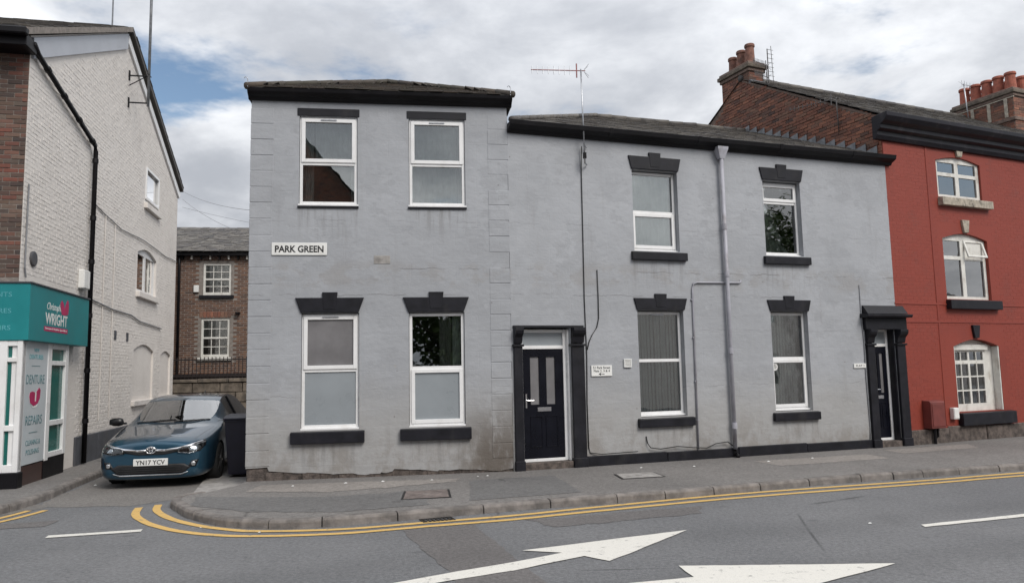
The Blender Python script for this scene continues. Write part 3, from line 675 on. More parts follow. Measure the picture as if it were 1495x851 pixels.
# vent plate, stain-free patch
v_ = box('air_brick', 'cover_concrete', cor, 2.01, 2.28, -0.006, 0.03, 3.585, 3.725, 0.003)
# eaves gutter and hipped roof
gp = [(0.03, 6.345), (-0.05, 6.345), (-0.08, 6.385), (-0.13, 6.41), (-0.17, 6.45), (-0.185, 6.51), (-0.16, 6.51), (-0.14, 6.47), (0.03, 6.50)]
ea = MB().extr(gp, -0.045, 4.385).build('eaves_gutter', 'black_gutter', cor, 0.006)
for sx_, x0, x1 in ((-1, -0.045, 0.0), (1, 4.30, 4.385)):
    MB().box(x0 + 0.002, x1 - 0.002, 0.031, 4.7, 6.36, 6.49).build('eaves_return', 'black_gutter', cor)
for hx in (-0.03, 4.35):
    MB().tube([(hx, -0.2, 6.5), (hx, -0.2, 6.62), (hx - .012, -0.2, 6.66), (hx - .04, -.2, 6.67), (hx - .055, -.2, 6.645)], 0.007, 6).build('gutter_hook', 'steel', cor)
AP = (2.2, 2.25, 7.60); EV = [(-0.06, -0.18, 6.505), (4.40, -0.18, 6.505), (4.40, 4.75, 6.505), (-0.06, 4.75, 6.505)]
rf = MB().add(EV + [AP], [(0, 1, 4), (1, 2, 4), (2, 3, 4), (3, 0, 4), (3, 2, 1, 0)]).build('roof', 'slate_mossy', cor)
Sf = math.hypot(AP[1] + 0.21, AP[2] - 6.505)
ins = lambda a, b, L: a - 0.12 > (2.26 * (b + 0.1) / Sf) - 0.02 and a + 0.12 < L - 2.20 * (b + 0.1) / Sf + 0.02 and b < Sf - 0.24
slates(rf, EV[0], EV[1], (0, AP[1] + 0.21, AP[2] - 6.505), ins, 'slate_mossy', 'slate_mass', 300)
Sr = math.hypot(2.24, 1.095)
ins2 = lambda a, b, L: a - 0.12 > (2.46 * (b + 0.1) / Sr) and a + 0.12 < L - 2.5 * (b + 0.1) / Sr and b < Sr - 0.25
slates(rf, EV[1], EV[2], (-2.24, 0, 1.095), ins2, None, 'slate_mass', 0)
slates(rf, EV[3], EV[0], (2.32, 0, 1.095), ins2, None, 'slate_mass', 0)
for e_ in EV:
    a, b = Vector(e_), Vector(AP); n_ = 9
    for k in range(n_):
        p0, p1 = a.lerp(b, k / n_), a.lerp(b, (k + 1.06) / n_)
        MB().tube([p0 + Vector((0, 0, .02)), p1 + Vector((0, 0, .035))], [0.06, 0.055], 8).build('hip_tile', 'slate_mossy', rf, smooth=True)

# ------------------------------------------------------------------ middle terrace
PM, aM = (-0.0315, 12.8056, 0), R(18.926)
mid = thing('terraced_house', 'long lower grey rendered terrace with two dark doors and grey drainpipe', 'house', PM, aM)
MU = [(2.41, 3.36, 3.90, 5.42), (5.28, 6.17, 3.90, 5.40)]; MG = [(2.42, 3.37, 0.89, 2.81), (5.30, 6.17, 0.89, 2.81)]
D1 = (0.19, 1.09, 0.1, 2.50); D2 = (7.74, 8.31, 0.1, 2.50)
holes = [rect(*k) for k in MU + MG] + [rect(D1[0], D1[1], 0.13, D1[3]), rect(D2[0], D2[1], 0.13, D2[3])]
wall_mesh('front_wall', 'grey_render', mid, rect(0.004, 8.395, 0.0, 6.0), holes, 0.30, 0.31)
box('side_wall', 'grey_render', mid, 0.004, 0.24, 0.315, 8.2, 0, 6.0)
box('side_wall', 'plaster_inside', mid, 7.2, 7.4, 0.315, 8.2, 0, 6.0)
shell(mid, 0.004, 8.0, 8.2, 6.0, (0.0, 3.05), 'grey_render')
box('ceiling', 'plaster_inside', mid, 0.25, 7.19, 0.32, 8.19, 5.9, 5.96)
box('party_wall', 'plaster_inside', mid, 4.2, 4.3, 0.32, 8.0, 0.2, 5.9)
for x0, x1 in ((1.34, 2.9), (2.905, 4.40), (4.405, 5.95), (5.955, 7.54)):
    box('plinth_stone', 'charcoal_paint', mid, x0, x1, -0.035 - random.uniform(0, .012), 0.02, 0.02, 0.275 + random.uniform(-0.012, 0.012), 0.012)
YW = 0.115
m1 = upvc(mid, MU[0][0], MU[0][1] - 0.004, 3.93, 5.40, 4.64, YW, 'bottom', vent=False)
m2 = upvc(mid, MU[1][0], MU[1][1] - 0.004, 3.93, 5.38, 4.98, YW, 'top', vent=False)
m3 = upvc(mid, MG[0][0], MG[0][1] - 0.004, 0.93, 2.79, 1.90, YW, 'none')
m4 = upvc(mid, MG[1][0], MG[1][1] - 0.004, 0.93, 2.79, 1.90, YW, 'bottom', vent=False)
slats(m3, 2.47, 3.32, 0.98, 2.75, 0.235, 13, ang=35)
slats(m4, 5.35, 6.12, 0.98, 2.75, 0.235, 12, ang=35)
drape(m1, 2.46, 3.30, 3.96, 5.36, 0.24, 'net_curtain', 7, 0.02)
drape(m2, 5.34, 6.12, 3.96, 5.36, 0.24, 'net_curtain', 7, 0.02)  # pale net added behind the pane to soften the dark tree reflection
MB().lathe([(0.0, 0), (0.07, 0), (0.075, 0.003), (0.05, 0.004), (0.048, 0.0)], (5.42, YW + 0.006, 1.74), 20, 'y').build('round_sticker', 'sign_white', m4)
for (x0, x1, z0, z1), u in ((MU[0], 1), (MU[1], 1), (MG[0], 0), (MG[1], 0)):
    splay_lintel(mid, x0 - 0.07, x1 + 0.08, z1 + 0.004, z1 + (0.22 if not u else 0.25), sp=0.06, kz=0.08)
    sill(mid, x0 - 0.07, x1 + 0.12, z0 - 0.175, z0 - 0.005)
def door(parent, x0, x1, z0, zt, zl, y, panes):
    fr = MB(); f = 0.055
    fr.box(x0, x0 + f, y, y + 0.08, z0, zt); fr.box(x1 - f, x1, y, y + 0.08, z0, zt); fr.box(x0 + f, x1 - f, y + .001, y + 0.08, zt - f, zt)
    fr.box(x0 + f, x1 - f, y + 0.001, y + 0.08, zl, zl + 0.06); fr.box(x0 + f, x1 - f, y - 0.004, y + 0.08, z0, z0 + 0.05)
    df = fr.build('door_frame', 'white_upvc', parent, 0.004)
    box('pane', 'frosted_glass', df, x0 + f - .003, x1 - f + .003, y + 0.03, y + 0.04, zl + 0.057, zt - f + 0.003)
    a, b = x0 + f + 0.004, x1 - f - 0.004; zb, zz2 = z0 + 0.055, zl - 0.004; wd = b - a
    ht = zz2 - zb; hl = []
    for c_ in panes: hl.append(rect(a + wd * c_[0], a + wd * c_[1], zb + ht * 0.49, zb + ht * 0.93))
    lf = wall_mesh('door', 'navy_door', parent, rect(a, b, zb, zz2), hl, 0.03, 0.045, y + 0.018)
    for h_ in hl: box('pane', 'grey_film', lf, h_[0][0] - .004, h_[1][0] + .004, y + 0.038, y + 0.044, h_[0][1] - .004, h_[2][1] + .004)
    for c_ in ((0.16, 0.46), (0.54, 0.84)):
        pm = MB(); xa, xb = a + wd * c_[0], a + wd * c_[1]; za, zb2 = zb + ht * 0.10, zb + ht * 0.385
        for q in ((xa, xb, za, za + .018), (xa, xb, zb2 - .018, zb2), (xa, xa + .018, za + .018, zb2 - .018), (xb - .018, xb, za + .018, zb2 - .018)):
            pm.box(q[0], q[1], y + 0.008, y + 0.02, q[2], q[3])
        pm.build('panel_moulding', 'navy_door', lf, 0.003)
    box('letter_plate', 'chrome', lf, a + wd * 0.34, a + wd * 0.68, y + 0.004, y + 0.02, zb + ht * 0.425, zb + ht * 0.465, 0.004)
    hd = MB().box(a + 0.035, a + 0.06, y + 0.006, y + 0.02, zb + ht * 0.46, zb + ht * 0.59); hd.tube([(a + 0.05, y - 0.03, zb + ht * .53), (a + 0.17, y - 0.03, zb + ht * .53)], 0.009, 8)
    hd.tube([(a + 0.05, y + 0.01, zb + ht * .53), (a + 0.05, y - 0.03, zb + ht * .53)], 0.008, 8); hd.build('handle', 'chrome', lf)
    return lf
door(mid, D1[0] + 0.004, D1[1] - 0.035, 0.215, 2.47, 2.13, 0.13, ((0.18, 0.40), (0.58, 0.80)))
box('door_jamb', 'white_upvc', mid, D1[1] - 0.034, D1[1] - 0.001, 0.06, 0.21, 0.215, 2.47, 0.004)
box('door_step', 'stone_base', mid, D1[0] + .002, D1[1] - .002, -0.03, 0.29, 0.02, 0.214, 0.012)
def pilaster(parent, xa, xb, zt, z0=0.02, y=-0.05):
    p_ = MB().box(xa, xb, y, 0.06, z0, zt - 0.30).build('pilaster', 'charcoal_paint', parent, 0.006)
    box('pilaster_base', 'charcoal_paint', p_, xa - 0.012, xb + 0.012, y - 0.02, 0.05, z0 - .005, z0 + 0.24, 0.008)
    MB().extr([(0.05, zt - 0.32), (y - 0.03, zt - 0.32), (y - 0.03, zt - 0.285), (0.05, zt - 0.275)], xa - 0.02, xb + 0.02).build('capital', 'charcoal_paint', p_, 0.004)
    k = [(0.05, zt - 0.27), (y, zt - 0.27), (y - 0.015, zt - 0.22), (y - 0.03, zt - 0.16), (y - 0.09, zt - 0.10), (y - 0.11, zt - 0.05), (y - 0.11, zt), (0.05, zt)]
    MB().extr(k, xa + 0.004, xb - 0.004).build('console', 'charcoal_paint', p_, 0.005)
    return p_
pilaster(mid, 0.035, 0.185, 2.49); pilaster(mid, 1.095, 1.33, 2.49)
box('door_head', 'charcoal_paint', mid, 0.03, 1.34, -0.03, 0.04, 2.492, 2.53, 0.004)
door(mid, D2[0] + 0.004, D2[1] - 0.032, 0.215, 2.47, 2.11, 0.15, ((0.2, 0.42), (0.58, 0.80)))
box('door_step', 'stone_base', mid, D2[0] + .002, D2[1] - .002, -0.03, 0.29, 0.02, 0.214, 0.012)
pilaster(mid, 7.55, 7.735, 2.45, y=-0.06); pilaster(mid, 8.315, 8.53, 2.45, y=-0.06)
box('door_jamb', 'charcoal_paint', mid, D2[1] - 0.03, D2[1] - 0.001, 0.004, 0.145, 0.216, 2.49, 0.004)
box('door_hood', 'charcoal_paint', mid, 7.52, 8.58, -0.085, 0.03, 2.452, 2.69, 0.006)
MB().extr([(0.03, 2.69), (-0.20, 2.69), (-0.22, 2.725), (-0.22, 2.745), (0.03, 2.78)], 7.46, 8.62).build('hood_cornice', 'charcoal_paint', mid, 0.005)
MB().extr([(0.03, 2.781), (-0.16, 2.762), (-0.03, 2.94), (0.03, 2.94)], 7.52, 8.56).build('hood_weathering', 'charcoal_paint', mid, 0.005)
# eaves, roof
gp = [(0.03, 5.90), (-0.05, 5.90), (-0.08, 5.95), (-0.12, 5.965), (-0.19, 6.00), (-0.21, 6.085), (-0.185, 6.085), (-0.16, 6.03), (0.03, 6.06)]
eg = MB().extr(gp, 0.0, 8.52).build('eaves_gutter', 'black_gutter', mid, 0.006)
for xg in (1.9, 3.75, 5.6, 7.4): MB().extr([(-0.075, 5.945), (-0.195, 5.99), (-0.218, 6.09), (-0.18, 6.09), (-0.1, 5.99)], xg, xg + 0.07).build('gutter_joint', 'black_gutter', eg, 0.004)
RZ, RV = 7.90, 4.10; pitch = (0, RV + 0.13, RZ - 6.07); SM_ = math.hypot(pitch[1], pitch[2])
rf = MB().add([(0.01, -0.13, 6.065), (8.40, -0.13, 6.065), (8.02, RV, RZ), (3.7, RV, RZ), (0.01, 8.3, 6.065), (7.7, 8.3, 6.065)], [(0, 1, 2, 3), (0, 3, 4), (3, 2, 5, 4)]).build('roof', 'slate', mid, fix=False)
ins = lambda a, b, L: a - 0.12 > 3.7 * (b + 0.1) / SM_ and a + 0.12 < 8.38 - 0.088 * (b * 0.91) and b < SM_ - 0.2
slates(rf, (0.01, -0.15, 6.06), (8.5, -0.15, 6.06), pitch, ins, 'slate', 'slate_mass', 300, jitter=0.012)
a, b = Vector((0.05, -0.1, 6.11)), Vector((3.7, RV, RZ + .03))
for k in range(14):
    MB().tube([a.lerp(b, k / 14), a.lerp(b, (k + 1.06) / 14) + Vector((0, 0, .015))], [0.06, 0.052], 8).build('hip_tile', 'slate', rf, smooth=True)
for k in range(11):
    x0 = 3.7 + k * 0.4; MB().tube([(x0, RV, RZ + .01 + random.uniform(-.01, .012)), (x0 + 0.41, RV, RZ + .02 + random.uniform(-.01, .012))], 0.075, 8).build('ridge_tile', 'slate', rf, smooth=True)
# downpipe with hopper, wall pipes
dp = MB().tube([(4.30, -0.09, 5.78), (4.30, -0.075, 0.25)], 0.038, 10).build('downpipe', 'pipe_grey_paint', mid, smooth=True)
MB().add([(4.19, -0.17, 5.90), (4.41, -0.17, 5.90), (4.41, -0.01, 5.90), (4.19, -0.01, 5.90), (4.25, -0.13, 5.72), (4.35, -0.13, 5.72), (4.35, -0.03, 5.72), (4.25, -0.03, 5.72),
          (4.185, -.175, 5.95), (4.415, -.175, 5.95), (4.415, -.01, 5.95), (4.185, -.01, 5.95)],
         [(4, 5, 1, 0), (5, 6, 2, 1), (6, 7, 3, 2), (7, 4, 0, 3), (7, 6, 5, 4), (0, 1, 9, 8), (1, 2, 10, 9), (2, 3, 11, 10), (3, 0, 8, 11), (8, 9, 10, 11)]).build('hopper_head', 'pipe_grey_paint', dp)
for z in (4.35, 3.45, 2.0, 0.62): MB().tube([(4.30, -0.083, z), (4.30, -0.083, z + 0.11)], 0.05, 10).build('pipe_collar', 'pipe_grey_paint', dp)
MB().tube([(4.30, -0.075, 0.26), (4.30, -0.09, 0.16), (4.30, -0.16, 0.12)], 0.042, 10).build('pipe_shoe', 'black_gutter', dp, smooth=True)
cp = MB().tube([(4.66, 0.0, 3.40), (4.64, -0.02, 3.36), (4.6, -0.025, 3.345), (3.68, -0.025, 3.335), (3.60, -0.025, 3.31), (3.575, -0.025, 3.22), (3.55, -0.025, 0.28)], 0.016, 8).build('waste_pipe', 'pipe_grey_paint', mid, smooth=True)
for z in (3.0, 2.3, 1.5, 0.8): box('pipe_clip', 'pipe_grey_paint', cp, 3.535, 3.59, -0.035, 0.0, z, z + 0.02)
cab = lambda nm, lb, pts, m_, r_=0.011: tag(place(nm, MB().tube(pts, r_, 6).mesh(nm, smooth=True), m_, None), lb, 'cable')
TM = Matrix.Translation(PM) @ Matrix.Rotation(aM, 4, 'Z')
def wtube(M_, pts): return [tuple(M_ @ Vector(p)) for p in pts]
cab('aerial_cable', 'black aerial cable running down the grey terrace beside the first door', wtube(TM, [(1.395, -0.05, 5.75), (1.39, -0.02, 5.40), (1.385, -0.014, 4.2), (1.375, -0.014, 3.0), (1.39, -0.014, 2.0), (1.37, -0.014, 1.2), (1.375, -0.014, 0.42), (1.40, -0.014, 0.33), (1.6, -0.05, 0.30), (2.3, -0.055, 0.31)]), 'black_cable', 0.009)
cab('wall_cable', 'short dark cable hooked on the wall above the small flats sign', wtube(TM, [(1.64, -0.012, 3.52), (1.645, -0.016, 3.0), (1.64, -0.016, 2.66), (1.60, -0.016, 2.50), (1.50, -0.016, 2.36), (1.44, -0.016, 2.24), (1.40, -0.016, 2.1)]), 'black_cable', 0.009)
cab('base_cable', 'thin dark cable looping along the plinth under the blind window', wtube(TM, [(2.50, -0.01, 0.56), (2.51, -0.03, 0.44), (2.56, -0.05, 0.36), (2.75, -0.06, 0.33), (3.1, -0.06, 0.36), (3.45, -0.06, 0.32), (3.7, -0.06, 0.30), (3.9, -0.06, 0.37), (4.15, -0.06, 0.39), (4.28, -0.06, 0.30)]), 'black_cable', 0.010)
cab('door_cable', 'thin grey cable running up beside the hooded door', wtube(TM, [(7.49, -0.013, 3.36), (7.485, -0.013, 2.7), (7.51, -0.013, 2.2), (7.50, -0.013, 1.5), (7.52, -0.013, 0.5), (7.5, -0.013, 0.28)]), 'grey_cable', 0.010)

# ------------------------------------------------------------------ red house
PR, aR = (7.893, 15.523, 0), R(23.988)
red = thing('red_house', 'tall red painted brick house with heavy black cornice and arched windows', 'house', PR, aR)
A_ = [arch(1.60, 3.06, 5.37, 6.19, 0.11), arch(1.62, 3.09, 3.12, 4.45, 0.13), arch(1.70, 3.18, 0.70, 2.10, 0.15)]
wall_mesh('front_wall', 'red_wall', red, rect(0.0, 11.0, 0.0, 6.9), A_, 0.24, 0.26)
def red_in(xa, xb, za, zb):
    if za < 0.45: return False
    for (x0, x1, z0, z1) in ((1.50, 3.17, 5.10, 6.50), (1.50, 3.2, 2.85, 4.78), (1.58, 3.30, 0.3, 2.5)):
        if xb > x0 and xa < x1 and zb > z0 and za < z1: return False
    return True
frontw = bricks(red, 'brick', 0.006, 6.0, 0.45, 6.5, red_in, None, 'red_brick_paint', 0, proud=0.0014, jit=0.0006, mortar=0.006)
for i, (x0, x1) in enumerate(((0.02, 1.3), (1.305, 2.5), (2.505, 3.9), (3.905, 5.5), (5.505, 7.2), (7.205, 9.0))):
    box('plinth_stone', 'stone_base', red, x0, x1, -0.03 - random.uniform(0, .02), 0.02, 0.02, 0.40 + random.uniform(-.02, .03), 0.015)
for z in (3.0, 2.62): box('string_course', 'red_wall', red, 0.004, 11.0, -0.014, 0.01, z - 0.02, z + 0.02, 0.004)
box('pilaster_strip', 'red_wall', red, 1.27, 1.33, -0.012, 0.01, 0.45, 6.48, 0.004)
# cornice
cpf = [(0.02, 6.44), (-0.06, 6.44), (-0.10, 6.52), (-0.10, 6.60), (-0.19, 6.64), (-0.19, 6.72), (-0.30, 6.78), (-0.36, 6.86), (-0.36, 6.95), (-0.33, 6.95), (0.02, 6.93)]
MB().extr(cpf, -0.26, 11.0).build('cornice', 'red_paint_wood', red, 0.006)
box('inner_wall', 'plaster_inside', red, 0.3, 10.8, 2.2, 2.28, 0.1, 6.8)
for zf in (0.0, 2.7, 4.85): box('floor_slab', 'timber_floor', red, 0.27, 10.7, 0.27, 8.0, zf, zf + 0.15)
box('back_wall', 'mortar_red', red, 0.0, 11.0, 8.31, 8.5, 0, 6.9); box('side_wall', 'mortar_red', red, 10.8, 11.0, 0.27, 8.3, 0, 6.9)
def rect_in(ln, x0, x1, z0, z1): ln.append(rect(x0, x1, z0, z1))
def timber_window(outline, panes, y, glass='window_glass'):
    w_ = wall_mesh('window', 'white_timber', red, outline, [rect(*p) for p in panes], 0.045, 0.06, y)
    for p in panes: box('pane', glass, w_, p[0] - .004, p[1] + .004, y + 0.026, y + 0.032, p[2] - .004, p[3] + .004)
    return w_
t1 = timber_window(arch(1.602, 3.058, 5.372, 6.188, 0.108), [(1.70, 2.26, 5.44, 5.86), (2.38, 2.96, 5.44, 5.86), (1.70, 2.26, 5.94, 6.17), (2.38, 2.96, 5.94, 6.17)], 0.05)
t2 = timber_window(arch(1.622, 3.088, 3.122, 4.448, 0.128), [(1.71, 2.26, 3.19, 4.0), (2.38, 3.0, 3.19, 4.0), (1.71, 2.26, 4.08, 4.42)], 0.07)
cs = frame_mb(2.37, 3.01, 4.05, 4.45, 0.05, 0, 0.035); cs = cs.build('casement', 'white_timber', t2, 0.003)
cs.location = (0, 0.06, 4.45); cs.rotation_euler = (R(-16), 0, 0)
for v in cs.data.vertices: v.co.z -= 4.45
box('pane', 'window_glass', t2, 2.4, 2.98, 0.118, 0.124, 4.08, 4.42)
cols = [1.86, 2.115, 2.37, 2.625, 2.88]; rws = [(0.86, 1.13), (1.16, 1.43), (1.46, 1.72), (1.80, 1.98)]
t3 = timber_window(arch(1.702, 3.178, 0.702, 2.098, 0.148), [(cols[i] + (.03 if i in (0, 2) else .012), cols[i + 1] - (.03 if i in (1, 3) else .012), a, b) for i in range(4) for a, b in rws], 0.16)
box('shutter_box', 'white_timber', t3, 1.80, 2.95, 0.10, 0.158, 2.02, 2.14, 0.006)
box('reveal_lining', 'white_timber', t3, 3.145, 3.176, 0.004, 0.158, 0.705, 2.1, 0.004)
box('reveal_lining', 'white_timber', t3, 1.704, 1.725, 0.004, 0.158, 0.705, 2.1, 0.004)
drape(t1, 1.72, 2.2, 5.42, 6.15, 0.30, 'net_curtain', 4); drape(t2, 1.72, 1.95, 3.2, 4.4, 0.30, 'net_curtain', 3); drape(t2, 2.35, 2.98, 3.2, 4.4, 0.30, 'net_curtain', 6, 0.035)
drape(t3, 1.85, 2.9, 0.8, 1.95, 0.30, 'curtain', 7)
for (z0, z1, m_, x0, x1) in ((5.17, 5.365, 'flaking_sill', 1.58, 3.25), (2.90, 3.115, 'charcoal_paint', 1.58, 3.27), (0.42, 0.695, 'charcoal_paint', 1.67, 3.42)):
    sill(red, x0, x1, z0, z1, -0.12, m_)
for (xk, z0, z1, m_) in ((2.35, 6.31, 6.50, 'flaking_sill'), (2.37, 4.60, 4.88, 'flaking_sill'), (2.43, 2.28, 2.56, 'charcoal_paint')):
    MB().prism([(xk - 0.07, z0), (xk + 0.07, z0), (xk + 0.12, z1), (xk - 0.12, z1)], -0.05, 0.04).build('keystone', m_, red, 0.006)
# gable towards the terrace, with its bricks
gw = wall_mesh('gable_wall', 'mortar_red', red, [(-8.3, 0.0), (-0.27, 0.0), (-0.27, 7.14), (-4.15, 9.31), (-8.3, 6.9)], (), 0.1, 0.26)
gw.rotation_euler = (0, 0, R(-90))
rfz = lambda v: 6.05 + 0.431 * v
def gin(xa, xb, za, zb):
    v = -(xa + xb) / 2
    if v > 5.6: return False
    top = 7.00 + 0.56 * v if v < 4.15 else 9.30 - 0.6 * (v - 4.15)
    lowz = rfz(v) - 0.12 if v < 4.1 else 7.8 - 0.431 * (v - 4.1)
    return zb < top - 0.02 and za > lowz
bricks(gw, 'brick', -5.6, -0.02, 6.0, 9.3, gin, 'brick_red', 'brick_red_mass', 300, proud=0.012, jit=0.009, order=lambda r_: -r_[1])
box('corner_brickwork', 'red_wall', red, 0.0005, 0.24, 0.262, 0.27, 5.8, 6.9)
for k in range(15):
    v = 0.12 + k * 0.272; zb = rfz(v) + 0.045
    fl_ = MB().prism([(-v - 0.30, zb + 0.10), (-v + 0.0, zb - 0.03), (-v + 0.0, zb + 0.22), (-v - 0.28, zb + 0.17)], -0.034 - 0.004 * (k % 2), -0.022).build('step_flashing', 'lead', gw)
RD, RDZ = 4.15, 9.33
rf = MB().add([(-0.04, -0.10, 6.95), (11.0, -0.10, 6.95), (11.0, RD, RDZ), (-0.04, RD, RDZ), (-0.04, 8.5, 6.85), (11, 8.5, 6.85)], [(0, 1, 2, 3), (3, 2, 5, 4)]).build('roof', 'slate', red, fix=False)
upr = (0, RD + 0.1, RDZ - 6.95); SR_ = math.hypot(upr[1], upr[2])
slates(rf, (-0.07, -0.14, 6.945), (9.9, -0.14, 6.945), upr, lambda a, b, L: a > 0.12 and a < L and b < SR_ - 0.2, 'slate', 'slate_mass', 0, jitter=0.01)
for k in range(27): MB().tube([(-0.05 + k * 0.41, RD, RDZ + .02), (0.37 + k * 0.41, RD, RDZ + .03)], 0.09, 8).build('ridge_tile', 'terracotta' if False else 'slate', rf, smooth=True)
MB().prism([(-0.02, 6.99), (-4.15, 9.315), (-4.15, 9.26), (-0.02, 6.935)], -0.014, 0.04).build('verge_mortar', 'mortar_red', gw)
def chimney(x0, x1, y0, y1, z0, z1, pots, potmat, quoins=False):
    ch = MB().box(x0, x1, y0, y1, z0, z1).build('chimney', 'mortar_red', red)
    W_, L_ = x1 - x0, y1 - y0
    fa = lambda xa, xb, za, zb: True
    n0 = len(C.objects)
    # left face (towards -x) and front face (towards -y)
    e1 = bpy.data.objects
    for face in (0, 1):
        if face == 0: mt = Matrix.Translation((x0, y1, 0)) @ Matrix.Rotation(R(-90), 4, 'Z'); ln = L_
        else: mt = Matrix.Translation((x0, y0, 0)); ln = W_
        k = 0; z = z0 + (0.02 if face == 0 else 0.02)
        while z < z1 - 0.07:
            x = -(k % 2) * 0.1125
            while x < ln:
                xa, xb = max(x, 0), min(x + 0.225, ln)
                if xb - xa > 0.05:
                    l_ = round(xb - xa - 0.01, 3); key = (l_,)
                    if key not in CH: CH[key] = MB().box(-l_ / 2, l_ / 2, 0, 0.03, -0.0325, 0.0325).mesh('brick', 0.004)
                    o = place('brick', CH[key], 'brick_red', ch); o.matrix_local = mt @ Matrix.Translation(((xa + xb) / 2, -0.007 + random.uniform(-.003, .003), z + 0.0375))
                x += 0.225
            z += 0.075; k += 1
    for i, (pr, za, zb) in enumerate(((0.045, z1 - 0.02, z1 + 0.07), (0.09, z1 + 0.07, z1 + 0.17), (0.05, z1 + 0.17, z1 + 0.24))):
        box('corbel_course', 'mortar_red' if i != 1 else 'sandstone', ch, x0 - pr, x1 + pr, y0 - pr, y1 + pr, za, zb - 0.002, 0.01)
    if quoins:
        for v in (0.12, 0.4, 0.68):
            yy = y0 + L_ * v; box('pale_rib', 'mortar_pale', ch, x0 - 0.03, x0 + 0.01, yy - 0.05, yy + 0.05, z1 - 0.62, z1 - 0.03, 0.004)
        box('pale_rib', 'mortar_pale', ch, x0 - 0.032, x0 + 0.01, y0 - 0.03, y1, z1 - 0.06, z1 - 0.024, 0.003)
        box('pale_rib', 'mortar_pale', ch, x0 + W_ * .45, x0 + W_ * .45 + 0.09, y0 - 0.03, y0 + 0.01, z1 - 0.62, z1 - 0.03, 0.004)
        box('corbel_course', 'mortar_red', ch, x0 - 0.04, x1 + 0.04, y0 - 0.04, y1 + 0.04, z1 - 0.75, z1 - 0.64, 0.01)
    for (px, py, h_, r_) in pots:
        z2 = z1 + 0.235
        MB().lathe([(r_ * 1.12, 0), (r_ * 1.12, 0.05), (r_ * 1.0, 0.07), (r_ * 0.9, h_ - 0.09), (r_ * 1.08, h_ - 0.075), (r_ * 1.08, h_ - 0.02), (r_ * 1.0, h_), (r_ * 0.8, h_), (r_ * 0.78, h_ - 0.2)], (px, py, z2), 18).build('chimney_pot', potmat, ch, smooth=False)
    return ch
CH = {}
ch1 = chimney(0.0, 0.48, 3.86, 4.93, 8.45, 9.48, [(0.22, 4.03, 0.56, 0.125), (0.24, 4.38, 0.52, 0.125), (0.24, 4.72, 0.46, 0.12)], 'old_pot')
box('flashing', 'lead', ch1, -0.02, 0.52, 3.79, 3.86, 9.12, 9.2)
U2 = 8.8
ch2 = chimney(U2, U2 + 1.1, 2.62, 4.45, 8.2, 9.55, [(U2 + 0.28, 2.62 + 0.2 + k * 0.36, 0.56, 0.15) for k in range(5)] + [(U2 + 0.78, 2.62 + 0.2 + k * 0.36, 0.5, 0.14) for k in range(5)], 'terracotta', True)
box('flashing', 'lead', ch2, U2 - 0.03, U2 + 1.14, 2.5, 2.62, 8.40, 8.46)

# ------------------------------------------------------------------ shop building (side street corner)
PG, aG = (-8.6207, 15.112, 0), R(90 + 12.159)
shop = thing('shop_building', 'white painted brick gable building with a teal fascia denture shop at street level', 'shop', PG, aG)
GO = [(-3.1, 0.0), (7.95, 0.0), (7.95, 7.62), (2.25, 10.02), (-3.1, 7.5)]
GH = [rect(4.22, 5.60, 6.32, 7.28), arch(3.72, 5.60, 3.95, 4.95, 0.16), arch(3.64, 5.55, 1.22, 2.48, 0.16), arch(6.35, 7.55, 1.25, 2.42, 0.12)]
gwall = wall_mesh('gable_wall', 'white_wall', shop, GO, GH, 0.22, 0.26)
def win_in(xa, xb, za, zb):
    if za < 0.66: return False
    xm = (xa + xb) / 2
    for zq, zt_ in ((0, 0),):
        top = min(7.5 + 0.471 * (min(xa, xb) + 3.1) - 0.45 if xm < 2.25 else 99, 10.02 - 0.421 * (xb - 2.25) - 0.1 if xm >= 2.25 else 99)
        if zb > top: return False
    if xa < -0.35 and za < 3.45: return False
    for (x0, x1, z0, z1) in ((4.18, 5.64, 6.16, 7.30), (3.66, 5.66, 3.80, 5.14), (3.58, 5.6, 1.06, 2.68), (6.3, 7.6, 1.1, 2.58)):
        if xb > x0 and xa < x1 and zb > z0 and za < z1: return False
    return True
bricks(shop, 'brick', -3.09, 7.93, 0.66, 9.9, win_in, None, 'white_brick_mass', 0, proud=0.0035, jit=0.0022, mortar=0.008)
for k in range(6):
    box('plinth', 'dark_plinth', shop, -0.3 + k * 1.37, 1.06 + k * 1.37, -0.035 - .003 * (k % 2), 0.02, 0.02, 0.655, 0.012)
for hx in ((3.64, 5.55, 1.22, 2.48, 0.16), (6.35, 7.55, 1.25, 2.42, 0.12)):
    MB().prism(arch(hx[0] + .003, hx[1] - .003, hx[2] + .003, hx[3], hx[4] - .003), 0.05, 0.14).build('blocked_window', 'white_wall', shop)
    box('sill', 'white_wall', shop, hx[0] - 0.1, hx[1] + 0.1, -0.08, 0.1, hx[2] - 0.13, hx[2] + 0.001, 0.01)
def shop_win(outl, panes, y):
    w_ = wall_mesh('window', 'white_upvc', shop, outl, [rect(*p) for p in panes], 0.05, 0.07, y)
    for p in panes: box('pane', 'window_glass', w_, p[0] - .004, p[1] + .004, y + .02, y + .03, p[2] - .004, p[3] + .004)
    return w_
sw1 = shop_win(rect(4.222, 5.598, 6.322, 7.278), [(4.30, 5.52, 6.40, 7.20)], 0.02)
sw2 = shop_win(arch(3.722, 5.598, 3.952, 4.948, 0.158), [(3.80, 4.60, 4.03, 4.93), (4.72, 5.52, 4.03, 4.93)], 0.06)
fr = frame_mb(4.24, 5.58, 6.42, 7.27, 0.07, -0.03, 0.02).build('sash', 'white_upvc', sw1, 0.004); fr.rotation_euler = (0, 0, 0)
drape(sw2, 3.8, 5.5, 4.0, 4.95, 0.3, 'net_curtain', 8)
